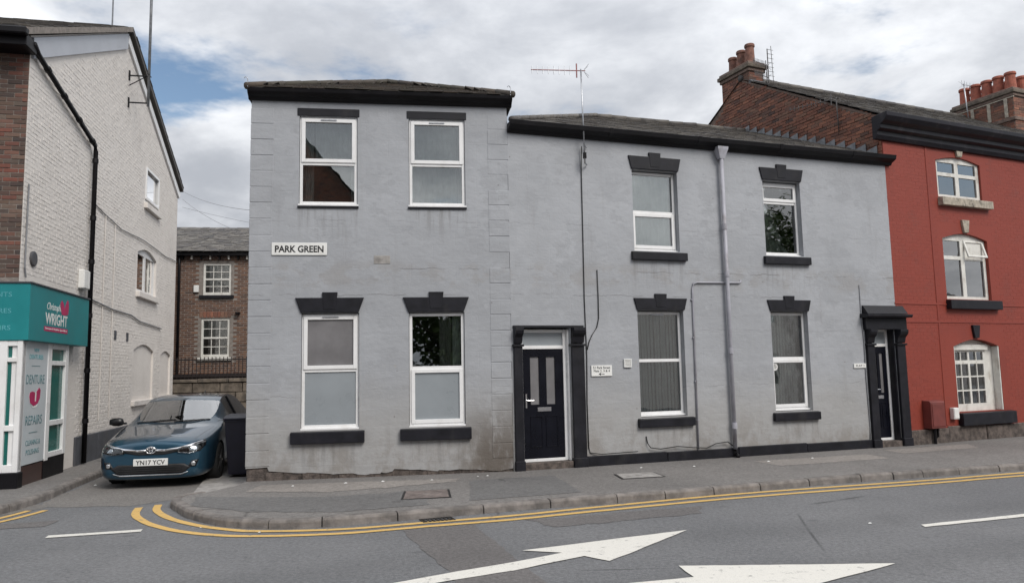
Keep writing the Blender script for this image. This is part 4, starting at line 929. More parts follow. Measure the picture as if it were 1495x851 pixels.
for q_ in ((4.15, 5.68, 6.16, 6.315), (3.66, 5.68, 3.80, 3.945)): box('sill', 'white_wall', shop, q_[0], q_[1], -0.09, 0.1, q_[2], q_[3], 0.01)
# gable top boarding and the two roof slopes
MB().prism([(-3.05, 7.12), (2.15, 9.56), (2.18, 9.96), (-3.1, 7.47)], -0.05, 0.0).build('verge_board', 'cladding', shop, 0.005)
MB().prism([(2.2, 9.72), (7.97, 7.28), (8.1, 7.45), (2.22, 9.93)], -0.05, 0.0).build('verge_board', 'white_upvc', shop, 0.005)
rf = MB(); rf.prism([(-3.55, 7.33), (2.25, 10.04), (2.25, 10.16), (-3.55, 7.45)], -0.12, 9.0); rf2 = MB(); rf2.prism([(2.251, 10.04), (8.15, 7.53), (8.15, 7.65), (2.251, 10.16)], -0.12, 9.0)
rf = rf.build('roof', 'mortar_grey', shop); rf2.build('roof', 'slate', shop)
u_ = Vector((5.8, 0, 2.71)).normalized(); S_ = 5.95
slates(rf, (-3.56, 9.0, 7.44), (-3.56, -0.14, 7.44), u_, lambda a, b, L: 0.1 < a < L - 0.1 and b < S_, 'slate', 'slate_mass', 0)
u_ = Vector((-5.9, 0, 2.51)).normalized()
slates(rf, (8.16, -0.14, 7.64), (8.16, 9.0, 7.64), u_, lambda a, b, L: 0.1 < a < L - 0.1 and b < S_, 'slate', 'slate_mass', 0)
# brick front (facing the main road)
fwl = wall_mesh('front_wall', 'mortar_grey', shop, [(-9, 0.0), (-0.001, 0.0), (-0.001, 7.45), (-9, 7.45)], (), 0.1, 0.2)
fwl.location = (-3.102, 0, 0); fwl.rotation_euler = (0, 0, R(-90))
bricks(fwl, 'brick', -6.5, 0.0, 3.42, 7.45, lambda *a: True, 'brick_brown', 'brick_brown_mass', 300, proud=0.008, jit=0.005, order=lambda r_: -r_[1])
MB().box(-3.52, -3.1, -0.10, 9, 7.16, 7.36).build('front_eaves', 'black_gutter', shop, 0.01)
box('gutter', 'black_gutter', shop, -3.66, -3.524, -0.14, 9, 7.30, 7.42, 0.02)
box('side_wall', 'mortar_grey', shop, -3.0, 7.9, 8.8, 9.0, 0, 7.4); box('back_wall', 'mortar_grey', shop, 7.72, 7.94, 0.27, 8.79, 0, 7.4)
box('floor_slab', 'timber_floor', shop, -2.85, 7.7, 0.27, 8.7, 3.4, 3.55); box('inner_wall', 'plaster_inside', shop, -2.85, 7.7, 2.4, 2.5, 0.05, 7.3)
# downpipe, soil box, round plate
dp = MB().tube([(-3.2, -0.09, 7.32), (-2.98, -0.08, 7.22), (0.0, -0.08, 6.56), (0.06, -0.08, 6.45), (0.06, -0.08, 0.12)], 0.045, 10).build('downpipe', 'black_gutter', shop, smooth=True)
for z in (6.2, 5.0, 4.1, 3.0, 1.9, 0.9): MB().tube([(0.06, -0.08, z), (0.06, -0.08, z + .09)], 0.058, 10).build('pipe_collar', 'black_gutter', dp)
for k in range(4): MB().tube([(-2.6 + k * 0.8, -0.08, 7.14 - k * .178), (-2.52 + k * 0.8, -0.08, 7.122 - k * .178)], 0.058, 10).build('pipe_collar', 'black_gutter', dp)
MB().tube([(-2.95, -0.02, 5.0), (-2.96, -0.02, 3.6), (-2.9, -0.02, 3.45)], 0.014, 6).build('conduit', 'grey_cable', shop)
MB().tube([(0.35, -0.02, 5.4), (0.9, -0.025, 5.33), (2.2, -0.025, 5.22), (4.2, -0.03, 5.3), (6.5, -0.03, 5.24), (7.9, -0.03, 5.3)], 0.012, 6).build('conduit', 'grey_cable', shop)
MB().tube([(0.3, -0.03, 3.4), (1.6, -0.03, 3.32), (3.2, -0.03, 3.3), (4.0, -0.03, 3.2), (6.2, -0.03, 3.15)], 0.016, 6).build('conduit', 'grey_cable', shop)
for xx in (1.05, 1.75): MB().tube([(xx, -0.025, 5.3), (xx + .02, -0.02, 0.9)], 0.009, 6).build('conduit', 'white_wall', shop)
MB().lathe([(0.13, 0), (0.13, -0.03), (0.11, -0.04), (0.0, -0.04)], (-2.62, 0.0, 3.80), 20, 'y').build('round_plate', 'dark_plinth', shop)
box('alarm_box', 'sign_white', shop, -0.44, -0.10, -0.12, 0.0, 3.55, 3.92, 0.015)
for xx in (2.0, 2.95): box('air_brick', 'dark_plinth', shop, xx, xx + 0.14, -0.02, 0.01, 2.66, 2.86, 0.004)
# fascia sign box wrapping the corner
YF = -0.24
fas = MB().slab([(-3.28, YF), (-0.50, YF), (-0.50, -0.012), (-3.115, -0.012), (-3.115, 8.5), (-3.28, 8.5)], 2.40, 3.31).build('fascia', 'teal_sign', shop, 0.006)
box('fascia_trim', 'dark_plinth', fas, -3.30, -0.48, YF - 0.02, -0.014, 3.312, 3.335); box('fascia_trim', 'dark_plinth', fas, -3.30, -3.12, -0.012, 8.5, 3.312, 3.335)
text('lettering', 'Christopher', 'sign_white', fas, -2.20, YF, 2.995, h=0.16, wd=0.74, shear=0.35)
text('lettering', 'WRIGHT', 'sign_white', fas, -2.12, YF, 2.80, h=0.20, wd=1.0, bold=0.018)
box('magenta_bar', 'sign_magenta', fas, -2.66, -1.60, YF - 0.004, YF + 0.01, 2.585, 2.665)
text('lettering', 'Denture & Implant Specialists', 'sign_white', fas, -2.13, YF - 0.005, 2.627, h=0.042, wd=0.98)
hb = [(-1.90, 2.91), (-1.72, 2.91), (-1.60, 2.93), (-1.575, 3.05), (-1.60, 3.17), (-1.66, 3.19), (-1.73, 3.10), (-1.78, 3.02), (-1.84, 3.12), (-1.92, 3.16), (-1.98, 3.10), (-1.96, 3.0)]
MB().prism(hb, YF - 0.003, YF + 0.01).build('emblem', 'sign_magenta', fas)
fm = Matrix.Translation((-3.28, 0, 0)) @ Matrix.Rotation(R(-90), 4, 'Z')
for (tx, z) in (('IMPLANTS', 3.13), ('DENTURES', 2.87), ('REPAIRS', 2.60)):
    o = text('lettering', tx, 'pale_teal_text', fas, -0.02 + (0.0), 0.0, z, h=0.075, align='RIGHT', sx=1.15); o.matrix_local = fm
# shop front beneath it, side part
YS = -0.16
sf = MB(); sf.box(-3.22, -3.12, YS, 0.0, 0.36, 2.40); sf.box(-2.18, -2.02, YS, 0.0, 0.40, 2.40); sf.box(-1.36, -1.22, YS, 0.0, 0.44, 2.40)
sf.box(-2.02, -1.36, YS + .004, 0.0, 2.30, 2.40); sf.box(-2.02, -1.36, YS + .004, 0.0, 2.02, 2.10); sf.box(-2.02, -1.36, YS + .004, 0.0, 0.98, 1.07); sf.box(-2.02, -1.36, YS + .004, 0.0, 0.44, 0.53)
sfo = sf.build('shop_front', 'white_upvc', shop, 0.006)
for a, b in ((0.53, 0.98), (1.07, 2.02), (2.10, 2.30)): box('pane', 'teal_vinyl_glass', sfo, -2.024, -1.356, YS + 0.05, YS + 0.06, a - .004, b + .004)
pn = box('display_panel', 'vinyl_panel', sfo, -3.12, -2.18, YS + 0.012, YS + 0.03, 0.42, 2.40)
yl = YS + 0.011
for tx, z, h_, wd_, m_, bd in (('NEW', 2.26, 0.06, 0.2, 'pale_teal_text', 0), ('DENTURES', 2.15, 0.075, 0.55, 'pale_teal_text', 0), ('DENTURE', 1.78, 0.15, 0.74, 'sign_teal_text', 0.0), ('REPAIRS', 1.12, 0.15, 0.66, 'sign_teal_text', 0.0), ('CLEANING &', 0.76, 0.085, 0.58, 'sign_teal_text', 0), ('POLISHING', 0.61, 0.085, 0.52, 'sign_teal_text', 0)):
    text('lettering', tx, m_, pn, -2.66, yl, z, h=h_, wd=wd_, bold=bd)
for z in (2.0, 0.92): box('rule', 'sign_teal_text', pn, -2.84, -2.5, yl - .002, yl + .004, z - .005, z + .005)
dt = [(-2.88, 1.50), (-2.84, 1.40), (-2.70, 1.345), (-2.55, 1.38), (-2.46, 1.46), (-2.44, 1.60), (-2.50, 1.64), (-2.62, 1.56), (-2.78, 1.585), (-2.86, 1.57)]
MB().prism(dt, yl - .003, yl + .004).build('emblem', 'sign_magenta', pn)
MB().prism([(-2.66, 1.42), (-2.62, 1.42), (-2.61, 1.56), (-2.66, 1.57)], yl - .005, yl - .002).build('emblem', 'sign_white', pn)
MB().prism([(-2.86, 1.40), (-2.74, 1.315), (-2.60, 1.32), (-2.52, 1.37), (-2.60, 1.345), (-2.74, 1.335)], yl - .003, yl + .004).build('emblem', 'sign_white', pn)
box('stall_riser', 'brown_tile', shop, -3.12, -2.20, YS + .02, 0.0, 0.05, 0.40); box('stall_riser', 'black_gutter', shop, -2.199, -1.24, YS + .01, 0.0, 0.05, 0.44)
# front part towards the main road
ff_ = MB(); XF = -3.26
for y0, y1 in ((YS, -0.085), (0.055, 0.17), (1.9, 2.0), (3.0, 3.12)): ff_.box(XF, -3.105, y0, y1, 0.34, 2.40)
for y0, y1, zz1 in ((-0.085, 0.055, (0.34, 0.46)), (0.17, 1.9, (0.34, 0.46)), (2.0, 3.0, (0.34, 0.46))):
    for a, b in (zz1, (0.98, 1.07), (2.06, 2.13), (2.31, 2.40)): ff_.box(XF + .004, -3.105, y0, y1, a, b)
ffo = ff_.build('shop_front', 'white_upvc', shop, 0.006)
for y0, y1 in ((-0.089, 0.059), (0.166, 1.904), (1.996, 3.004)):
    for a, b in ((0.456, 0.984), (1.066, 2.064), (2.126, 2.314)): box('pane', 'teal_vinyl_glass', ffo, XF + 0.05, XF + 0.06, y0, y1, a, b)
box('stall_riser', 'black_gutter', shop, XF - 0.05, -3.104, YS - 0.03, 3.2, 0.05, 0.34, 0.01)

# ------------------------------------------------------------------ far end of the side street
rear = thing('rear_house', 'brown brick house with white sash windows at the end of the side street', 'house', (-6.0, 26.0, 0), R(8.227))
RW = [(-4.52, -3.60, 4.52, 5.62), (-4.55, -3.62, 2.42, 3.74)]
wall_mesh('front_wall', 'mortar_grey', rear, rect(-9.5, 3.0, 0.0, 5.95), [rect(*q) for q in RW], 0.2, 0.25)
def rin(xa, xb, za, zb):
    return not any(xb > a - .03 and xa < b + .03 and zb > c - .12 and za < d + .02 for a, b, c, d in RW)
bricks(rear, 'brick', -7.0, -1.5, 1.2, 5.8, rin, None, 'brick_brown_mass', 0, proud=0.006)
for i, (a, b, c, d) in enumerate(RW):
    fo = frame_mb(a + .004, b - .004, c + .004, d - .004, 0.07, 0.03, 0.12, 0.1); zm = (c + d) / 2; fo.box(a + .07, b - .07, 0.034, 0.11, zm - .03, zm + .03)
    w_ = fo.build('window', 'white_timber', rear, 0.004)
    for (za, zb) in ((c + .10, zm - .03), (zm + .03, d - .07)):
        box('pane', 'window_glass', w_, a + .066, b - .066, 0.075, 0.08, za - .004, zb + .004)
        for k in (1, 2): xx = a + .07 + (b - a - .14) * k / 3; box('glazing_bar', 'white_timber', w_, xx - .012, xx + .012, 0.055, 0.072, za, zb)
        zc = (za + zb) / 2; box('glazing_bar', 'white_timber', w_, a + .07, b - .07, 0.056, 0.071, zc - .012, zc + .012)
    box('blind', 'net_curtain', w_, a + .07, b - .07, 0.10, 0.105, zm - (0.0 if i else .2), d - .05)
    box('sill', 'charcoal_paint' if i == 0 else 'white_timber', rear, a - .1, b + .1, -0.08, 0.03, c - .10, c, 0.006)
for k in range(9):    # brick on edge head over the lower window
    box('head_brick', 'brick_red', rear, -4.60 + k * 0.115, -4.50 + k * 0.115, -0.016, 0.02, 3.77, 3.97, 0.004)
MB().box(-9.6, 3.1, -0.22, 0.02, 5.86, 5.98).build('eaves_gutter', 'black_gutter', rear)
for k in range(16): box('gutter_bracket', 'white_timber' if k % 2 else 'black_gutter', rear, -6.4 + k * .3, -6.35 + k * .3, -0.12, 0.0, 5.74, 5.86)
rf = MB().add([(-9.7, -0.26, 5.97), (3.2, -0.26, 5.97), (3.2, 3.0, 7.4), (-9.7, 3.0, 7.4), (3.2, 6.2, 5.97), (-9.7, 6.2, 5.97)], [(0, 1, 2, 3), (3, 2, 4, 5)]).build('roof', 'slate', rear, fix=False)
slates(rf, (-8.2, -0.3, 5.97), (0.8, -0.3, 5.97), (0, 3.26, 1.43), lambda a, b, L: 0 < a < L and b < 3.3, 'slate', 'slate_mass', 0)
box('back_wall', 'mortar_grey', rear, -9.5, 3.0, 6.0, 6.2, 0, 5.95); box('floor_slab', 'timber_floor', rear, -9.2, 2.8, 0.26, 5.9, 3.9, 4.05)
box('inner_wall', 'plaster_inside', rear, -9.2, 2.8, 2.2, 2.3, 0.1, 5.9)
for xx in (-9.5, 2.8): box('side_wall', 'mortar_grey', rear, xx, xx + .2, 0.26, 5.99, 0, 5.95)
MB().tube([(-5.28, -0.10, 5.9), (-5.27, -0.08, 5.5), (-5.25, -0.08, 0.5)], 0.045, 8).build('downpipe', 'black_gutter', rear, smooth=True)
box('alarm_box', 'sign_white', rear, -4.80, -4.64, -0.08, 0.0, 4.62, 4.86, 0.01)
MB().box(-3.42, -3.28, -0.16, 0.0, 3.88, 3.94).build('security_lamp', 'black_gutter', rear)
tr_ = thing('retaining_wall', 'rough sandstone retaining wall behind the parked car', 'wall', (-6.0, 25.0, 0), R(8.227))
box('wall_core', 'stone_base', tr_, -9.5, 3.0, 0.05, 0.9, 0, 1.60)
random.seed(5)
for r_ in range(5):
    x = -8.0 - random.uniform(0, .4); z = 0.02 + r_ * 0.315
    while x < 0.5:
        L = random.uniform(0.5, 0.95)
        if r_ > 1 or True: box('stone', 'sandstone', tr_, x, x + L - 0.02, -0.01 - random.uniform(0, .03), 0.07, z, z + 0.30, 0.015)
        x += L
for k in range(9): box('coping_stone', 'sandstone', tr_, -8.0 + k * 0.95, -7.07 + k * 0.95, -0.06, 0.5, 1.60, 1.70 + random.uniform(-.01, .02), 0.015)
rl = thing('railing', 'dark iron railing standing on the sandstone wall before the brown house', 'railing', (-6.0, 25.1, 1.70), R(8.227))
for z in (0.08, 0.62): box('rail', 'railing_paint', rl, -7.5, 0.3, 0.09, 0.13, z, z + 0.035)
bm_ = MB().box(-.011, .011, -.011, .011, 0.0, 0.72).mesh('bar')
for k in range(65): place('bar', bm_, 'railing_paint', rl, (-7.45 + k * 0.12, 0.11, 0))
box('kick_board', 'railing_paint', rl, -7.4, 0.2, 0.14, 0.16, -0.02, 0.18)

# ------------------------------------------------------------------ small things on the walls and the ground
TT = Matrix.Translation(PT) @ Matrix.Rotation(aT, 4, 'Z')
def on(M_, name, label, cat, p, rz, group=None):
    q = M_ @ Vector(p); return thing(name, label, cat, q, rz, group)
sg = on(TT, 'street_sign', 'white street name plate reading PARK GREEN on the grey corner house', 'sign', (0.80, -0.008, 3.83), aT)
box('plate', 'sign_white', sg, -0.445, 0.445, -0.012, 0.004, -0.105, 0.105, 0.006)
text('lettering', 'PARK GREEN', 'sign_black', sg, 0, -0.0125, 0.0, h=0.115, wd=0.78, bold=0.028)
fs = on(TM, 'flats_sign', 'small white sign with an arrow to the flats beside the first door', 'sign', (1.665, -0.006, 1.735), aM)
box('plate', 'sign_white', fs, -0.20, 0.20, -0.018, 0.004, -0.095, 0.095, 0.003)
text('lettering', '51 Park Street', 'sign_black', fs, 0, -0.0185, 0.055, h=0.045, wd=0.33, bold=0.006); text('lettering', 'Flats 2, 3 & 4', 'sign_black', fs, 0, -0.0185, -0.005, h=0.045, wd=0.31, bold=0.006)
MB().prism([(-0.06, -0.058), (0.05, -0.064), (0.05, -0.052), (-0.02, -0.052), (-0.02, -0.04)], -0.020, -0.017).build('arrow', 'sign_black', fs)
MB().prism([(-0.065, -0.058), (-0.02, -0.082), (-0.02, -0.034)], -0.0205, -0.017).build('arrow', 'sign_black', fs)
hs = on(TM, 'house_sign', 'narrow pale name sign beside the hooded door', 'sign', (7.36, -0.006, 1.73), aM)
box('plate', 'sign_white', hs, -0.15, 0.15, -0.018, 0.004, -0.045, 0.045, 0.003); text('lettering', 'FLAT 1', 'sign_black', hs, 0, -0.0185, 0, h=0.04, wd=0.2)
vn = on(TM, 'wall_vent', 'small square white vent on the grey wall between sign and blind window', 'vent', (2.18, -0.004, 1.86), aM)
frame_mb(-0.075, 0.075, -0.075, 0.075, 0.018, -0.03, 0.004).build('frame', 'sign_white', vn, 0.003)
for k in range(5): box('louvre', 'sign_white', vn, -0.058, 0.058, -0.022, 0.0, -0.052 + k * 0.0225, -0.037 + k * 0.0225)
TR = Matrix.Translation(PR) @ Matrix.Rotation(aR, 4, 'Z')
gm = on(TR, 'gas_meter_box', 'dark red gas meter box with a pipe on the red house', 'meter box', (0.80, 0, 0.42), aR)
MB().extr([(0.0, 0.0), (-0.2, 0.0), (-0.2, 0.53), (-0.16, 0.56), (0.0, 0.57)], -0.21, 0.21).build('casing', 'red_cover', gm, 0.008)
box('door', 'red_cover', gm, -0.18, 0.18, -0.212, -0.195, 0.04, 0.50, 0.004)
MB().tube([(-0.02, -0.1, 0.01), (-0.02, -0.1, -0.36)], 0.03, 8).build('pipe', 'black_gutter', gm); MB().tube([(0.1, -0.08, 0.0), (0.1, -0.08, -0.18), (0.1, 0.0, -0.2)], 0.02, 8).build('pipe', 'black_gutter', gm)
wb = on(TR, 'junction_box', 'small white box low on the red house by the ground window', 'box', (1.49, -0.01, 0.57), aR)
box('casing', 'sign_white', wb, -0.08, 0.08, -0.09, 0.008, 0, 0.24, 0.008); box('lid', 'sign_white', wb, -0.07, 0.07, -0.098, -0.085, 0.02, 0.22, 0.004)
def cover(name, label, pts, mat_, inset=0.05):
    cx_ = sum(p[0] for p in pts) / 4; cy_ = sum(p[1] for p in pts) / 4
    o = thing(name, label, 'manhole cover', (cx_, cy_, 0.1)); P = [(p[0] - cx_, p[1] - cy_) for p in pts]
    MB().slab(P, 0.002, 0.007).build('rim', 'cast_iron', o); k = 0.90
    MB().slab([(x * k, y * k) for x, y in P], 0.0075, 0.011).build('plate', mat_, o, 0.002)
    MB().slab([(-0.05, -0.012), (0.05, -0.012), (0.05, 0.012), (-0.05, 0.012)], 0.0105, 0.0125).build('keyhole', 'cast_iron' if mat_ != 'cover_rust' else 'cover_concrete', o)
cover('manhole_cover', 'rusty brown square cover in the footway before the corner house', [(-1.52, 10.14), (-0.86, 10.27), (-0.95, 10.98), (-1.58, 10.86)], 'cover_rust')
cover('manhole_cover', 'pale concrete cover in the footway before the first door', [(1.60, 11.62), (2.30, 11.80), (2.22, 12.33), (1.55, 12.17)], 'cover_concrete')
gr = thing('gully_grate', 'dark iron gully grate let into the road at the kerb', 'drain', (-0.95, 9.28, 0.0), R(20))
frame_mb(-0.2, 0.2, -0.12, 0.12, 0.025, 0, 0.01).build('rim', 'cast_iron', gr).rotation_euler = (R(-90), 0, 0)
for c_ in gr.children: c_.location = (0, 0, 0.008)
for k in range(7): box('bar', 'cast_iron', gr, -0.17 + k * 0.05, -0.145 + k * 0.05, -0.1, 0.1, 0.003, 0.011)
random.seed(23)
for k, (lx, ly, lz) in enumerate([(-2.05, 11.85, .1), (-2.6, 11.75, .1), (-1.3, 11.9, .1), (-0.45, 12.25, .1), (-0.6, 12.2, .1), (-2.9, 8.72, 0), (-3.7, 9.05, 0), (-7.0, 12.8, 0), (3.9, 8.55, 0), (6.4, 9.2, 0), (3.0, 12.9, .1), (2.1, 12.85, .1), (4.4, 13.35, .1), (5.3, 13.7, .1), (-3.35, 11.55, .1)]):
    s_ = random.uniform(0.012, 0.03); a = random.uniform(0, 3)
    tag(place('litter_scrap', MB().add([(-s_, -s_ * .6, 0.008), (s_, -s_ * .5, 0.010), (s_ * .8, s_ * .6, 0.012), (-s_ * .7, s_ * .7, 0.009), (0, 0, 0.008 + s_ * .5)], [(0, 1, 4), (1, 2, 4), (2, 3, 4), (3, 0, 4)]).mesh('litter_scrap'), 'litter_white', None, (lx, ly, lz + .002)), 'tiny scrap of white litter lying on the tarmac', 'litter', 'scraps of litter')
# aerials
def yagi(name, label, base, top, boom_dir, boom_len, n, elem=0.16, m_='steel', bm='rust_red_metal', foot=None, el_axis=(0, 0, 1), r=0.013):
    o = thing(name, label, 'aerial', base); d = Vector(top) - Vector(base)
    MB().tube([(0, 0, 0), tuple(d * 0.55), tuple(d)], r, 8).build('mast', m_, o, smooth=True)
    b = Vector(boom_dir).normalized(); e = Vector(el_axis); p0 = d - Vector((0, 0, 0.03)) - b * 0.08; p1 = p0 + b * boom_len
    MB().tube([tuple(p0), tuple(p1)], 0.009, 6).build('boom', bm, o)
    for k in range(n):
        c_ = p0.lerp(p1, 0.28 + 0.7 * k / (n - 1)); h_ = elem * (1 - 0.25 * k / n) / 2; MB().tube([tuple(c_ - e * h_), tuple(c_ + e * h_)], 0.007, 5).build('element', m_, o)
    c_ = p0.lerp(p1, 0.16); MB().tube([tuple(c_ - e * 0.13), tuple(c_ + e * 0.13)], 0.012, 6).build('dipole', bm, o)
    side = b.cross(e).normalized()
    for sg_ in (-1, 1):
        for kk in range(2): MB().tube([tuple(p0 + b * .02 + e * .02 * sg_), tuple(p0 - b * 0.06 + e * 0.11 * sg_ + side * (kk - .5) * .1)], 0.004, 5).build('reflector', m_, o)
    return o
mb_ = TM @ Vector((1.40, -0.16, 5.40)); mt_ = TM @ Vector((1.37, -0.17, 7.14)); bd = Vector((-1, -.02, 0.035))
ya = yagi('tv_aerial', 'tall aerial mast with a long toothed boom fixed to the grey terrace wall', mb_, mt_, bd, 0.98, 8, 0.17)
for dz in (0.0, 0.32):
    MB().tube([(0, 0, dz + .02), (0.05, 0.16, dz + .02)], 0.014, 6).build('bracket', 'steel', ya)
box('clamp', 'black_gutter', ya, -0.03, 0.03, -0.03, 0.03, 0.10, 0.2)
c1 = TR @ Vector((0.55, 3.28, 8.75)); c2 = TR @ Vector((0.55, 3.26, 10.15))
for k, (zq, ln) in enumerate(((9.0, 0.75), (9.32, 0.8))):
    b_ = TR @ Vector((0.52, 3.76, zq - .1)); q_ = TR @ Vector((0.52, 3.76, zq + .35))
    yagi('chimney_aerial', ('lower' if k == 0 else 'upper') + ' of the two cluttered aerials strapped to the old pot chimney', b_, q_, TR.to_3x3() @ Vector((-1, -0.25, 0)), ln * .85, 9, 0.2, 'weathered_metal', 'weathered_metal')
lb_ = TR @ Vector((0.56, 3.75, 9.0)); la = thing('ladder_aerial', 'upright grid aerial rising beside the old chimney pots', 'aerial', lb_, aR)
MB().tube([(0, 0, 0), (0, 0, 1.1)], 0.014, 6).build('mast', 'weathered_metal', la); MB().tube([(0.16, 0, 0.2), (0.13, 0, 1.2)], 0.008, 6).build('rail', 'weathered_metal', la)
for k in range(8): MB().tube([(-0.02, 0, 0.25 + k * .12), (0.2, 0, 0.25 + k * .12)], 0.006, 5).build('element', 'weathered_metal', la)
b_ = TR @ Vector((-0.06, 1.05, 6.95)); q_ = TR @ Vector((-0.08, 1.05, 7.75))
va = yagi('verge_aerial', 'weathered aerial on a short mast fixed to the brick gable verge', b_, q_, TR.to_3x3() @ Vector((-0.25, 1, 0.06)), 1.25, 9, 0.14, 'weathered_metal', 'weathered_metal')
b_ = TR @ Vector((8.66, 3.9, 8.95)); q_ = TR @ Vector((8.62, 3.95, 10.35))
ra = yagi('chimney_aerial', 'thin aerial on a pale mast by the stack of red pots', b_, q_, TR.to_3x3() @ Vector((1, -0.1, -0.02)), 0.75, 5, 0.2, 'steel', 'steel', r=0.018)
TG = Matrix.Translation(PG) @ Matrix.Rotation(aG, 4, 'Z')
mp_ = TG @ Vector((2.45, -0.45, 8.28)); ma_ = thing('mast_pole', 'tall pinkish steel mast bracketed to the white gable', 'mast', mp_, aG)
MB().tube([(0, 0, 0), (0, 0, 6.0)], 0.032, 10).build('pole', 'pole_pink' if 'pole_pink' in MAT else 'lead', ma_, smooth=True)
for z in (0.08, 0.75):
    MB().tube([(0, 0, z), (0, 0.45, z)], 0.018, 6).build('bracket', 'black_gutter', ma_); box('bracket_plate', 'black_gutter', ma_, -0.03, 0.03, 0.42, 0.455, z - .12, z + .12)
MB().tube([(0, 0.05, 0.75), (0, 0.44, 0.5)], 0.012, 6).build('bracket', 'black_gutter', ma_); MB().tube([(-0.12, 0, .78), (0.12, -.02, .78)], 0.012, 6).build('bracket', 'black_gutter', ma_)
rp = TG @ Vector((2.25, 0.35, 10.1)); tag(place('ridge_rod', MB().tube([(0, 0, 0), (0, 0, 2.0), (-.02, 0, 4.2)], 0.02, 6).mesh('ridge_rod'), 'lead', None, rp), 'thin grey rod standing on the ridge of the white gable', 'mast')
ga = TG @ Vector((7.9, -0.15, 7.5))
for k, (q_, sag) in enumerate((((-4.45, 13.4, 4.72), 0.12), ((-4.5, 13.9, 4.25), 0.15), ((-3.0, 19.5, 5.2), 0.15))):
    a_, b_ = Vector(ga) + Vector((0, 0, -0.25 * k)), Vector(q_)
    pts = [tuple(a_.lerp(b_, i / 14) - Vector((0, 0, sag * 4 * (i / 14) * (1 - i / 14)))) for i in range(15)]
    tag(place('overhead_cable', MB().tube(pts, 0.0045, 5).mesh('overhead_cable'), 'grey_cable', None), ('highest thin cable slung from the white gable eaves to the corner house', 'lower thin cable slung from the white gable eaves to the corner house', 'thin cable running from the white gable eaves back over the brown house')[k], 'cable', 'overhead cables')

# ------------------------------------------------------------------ wheelie bin
bn = thing('wheelie_bin', 'dark blue black wheelie bin against the side of the corner house', 'bin', (-4.80, 13.50, 0.03), R(9))
def frus(x0, x1, y0, y1, z0, X0, X1, Y0, Y1, z1): return MB().add([(x0, y0, z0), (x1, y0, z0), (x1, y1, z0), (x0, y1, z0), (X0, Y0, z1), (X1, Y0, z1), (X1, Y1, z1), (X0, Y1, z1)], [(0, 3, 2, 1), (4, 5, 6, 7), (0, 1, 5, 4), (1, 2, 6, 5), (2, 3, 7, 6), (3, 0, 4, 7)])
frus(-0.20, 0.20, -0.22, 0.28, 0.05, -0.25, 0.25, -0.34, 0.33, 0.96).build('body', 'bin_plastic', bn, 0.02, 2)
box('rim', 'bin_plastic', bn, -0.262, 0.262, -0.355, 0.345, 0.955, 0.995, 0.01)
MB().extr([(-0.375, 0.995), (0.36, 0.995), (0.36, 1.05), (0.2, 1.075), (-0.25, 1.055), (-0.375, 1.02)], -0.27, 0.27).build('lid', 'bin_plastic', bn, 0.012, 2)
MB().tube([(-0.25, 0.40, 1.02), (0.25, 0.40, 1.02)], 0.018, 8).build('handle', 'bin_plastic', bn)
for sx_ in (-1, 1): MB().lathe([(0.03, -0.025), (0.1, -0.025), (0.1, 0.025), (0.03, 0.025)], (sx_ * 0.21, 0.30, 0.1), 18, 'x').build('wheel', 'tyre', bn)

# ------------------------------------------------------------------ car
CAR = (-5.86, 12.32, 0.0)
car = thing('parked_car', 'metallic blue hatchback parked nose out in the side street', 'car', CAR, R(9.5))
# half sections along the length: y, then (x, z) from the underside centre round to the roof centre
ST = [
 (0.00, [(0, .19), (.44, .19), (.58, .23), (.62, .40), (.60, .55), (.52, .64), (.30, .68), (0, .70)]),
 (0.05, [(0, .14), (.58, .14), (.71, .19), (.72, .40), (.73, .56), (.66, .67), (.40, .735), (0, .76)]),
 (0.16, [(0, .13), (.68, .13), (.81, .19), (.82, .42), (.82, .60), (.75, .72), (.48, .80), (0, .825)]),
 (0.45, [(0, .13), (.72, .13), (.86, .19), (.87, .45), (.87, .64), (.80, .77), (.55, .835), (0, .857)]),
 (0.90, [(0, .18), (.72, .18), (.86, .24), (.88, .48), (.88, .72), (.83, .855), (.61, .900), (0, .922)]),
 (1.12, [(0, .18), (.72, .18), (.86, .24), (.88, .50), (.88, .76), (.85, .895), (.66, .930), (0, .952)]),
 (1.28, [(0, .18), (.72, .18), (.86, .24), (.88, .50), (.88, .78), (.855, .92), (.71, .955), (0, .976)]),
 (1.98, [(0, .18), (.72, .18), (.86, .24), (.88, .50), (.88, .80), (.86, .95), (.64, 1.325), (0, 1.365)]),
 (2.18, [(0, .18), (.72, .18), (.86, .24), (.88, .50), (.88, .80), (.86, .955), (.625, 1.395), (0, 1.432)]),
 (2.70, [(0, .18), (.72, .18), (.86, .24), (.88, .50), (.88, .81), (.86, .97), (.595, 1.44), (0, 1.475)]),
 (3.35, [(0, .18), (.72, .18), (.86, .24), (.88, .50), (.88, .83), (.86, 1.0), (.58, 1.41), (0, 1.445)]),
 (3.80, [(0, .20), (.72, .20), (.86, .26), (.88, .52), (.88, .86), (.85, 1.02), (.57, 1.34), (0, 1.37)]),
 (4.12, [(0, .24), (.70, .24), (.82, .30), (.85, .54), (.84, .86), (.80, 1.0), (.60, 1.08), (0, 1.12)]),
 (4.30, [(0, .30), (.62, .30), (.72, .36), (.76, .54), (.74, .80), (.68, .90), (.5, .94), (0, .96)]),
]
vv = []; ff = []; mi = []; NP = len(ST[0][1]); ring = 2 * NP - 2
for y, h_ in ST:
    vv += [(x, y, z) for x, z in h_] + [(-x, y, z) for x, z in h_[-2:0:-1]]
def side(j): return j if j < NP - 1 else ring - 1 - j
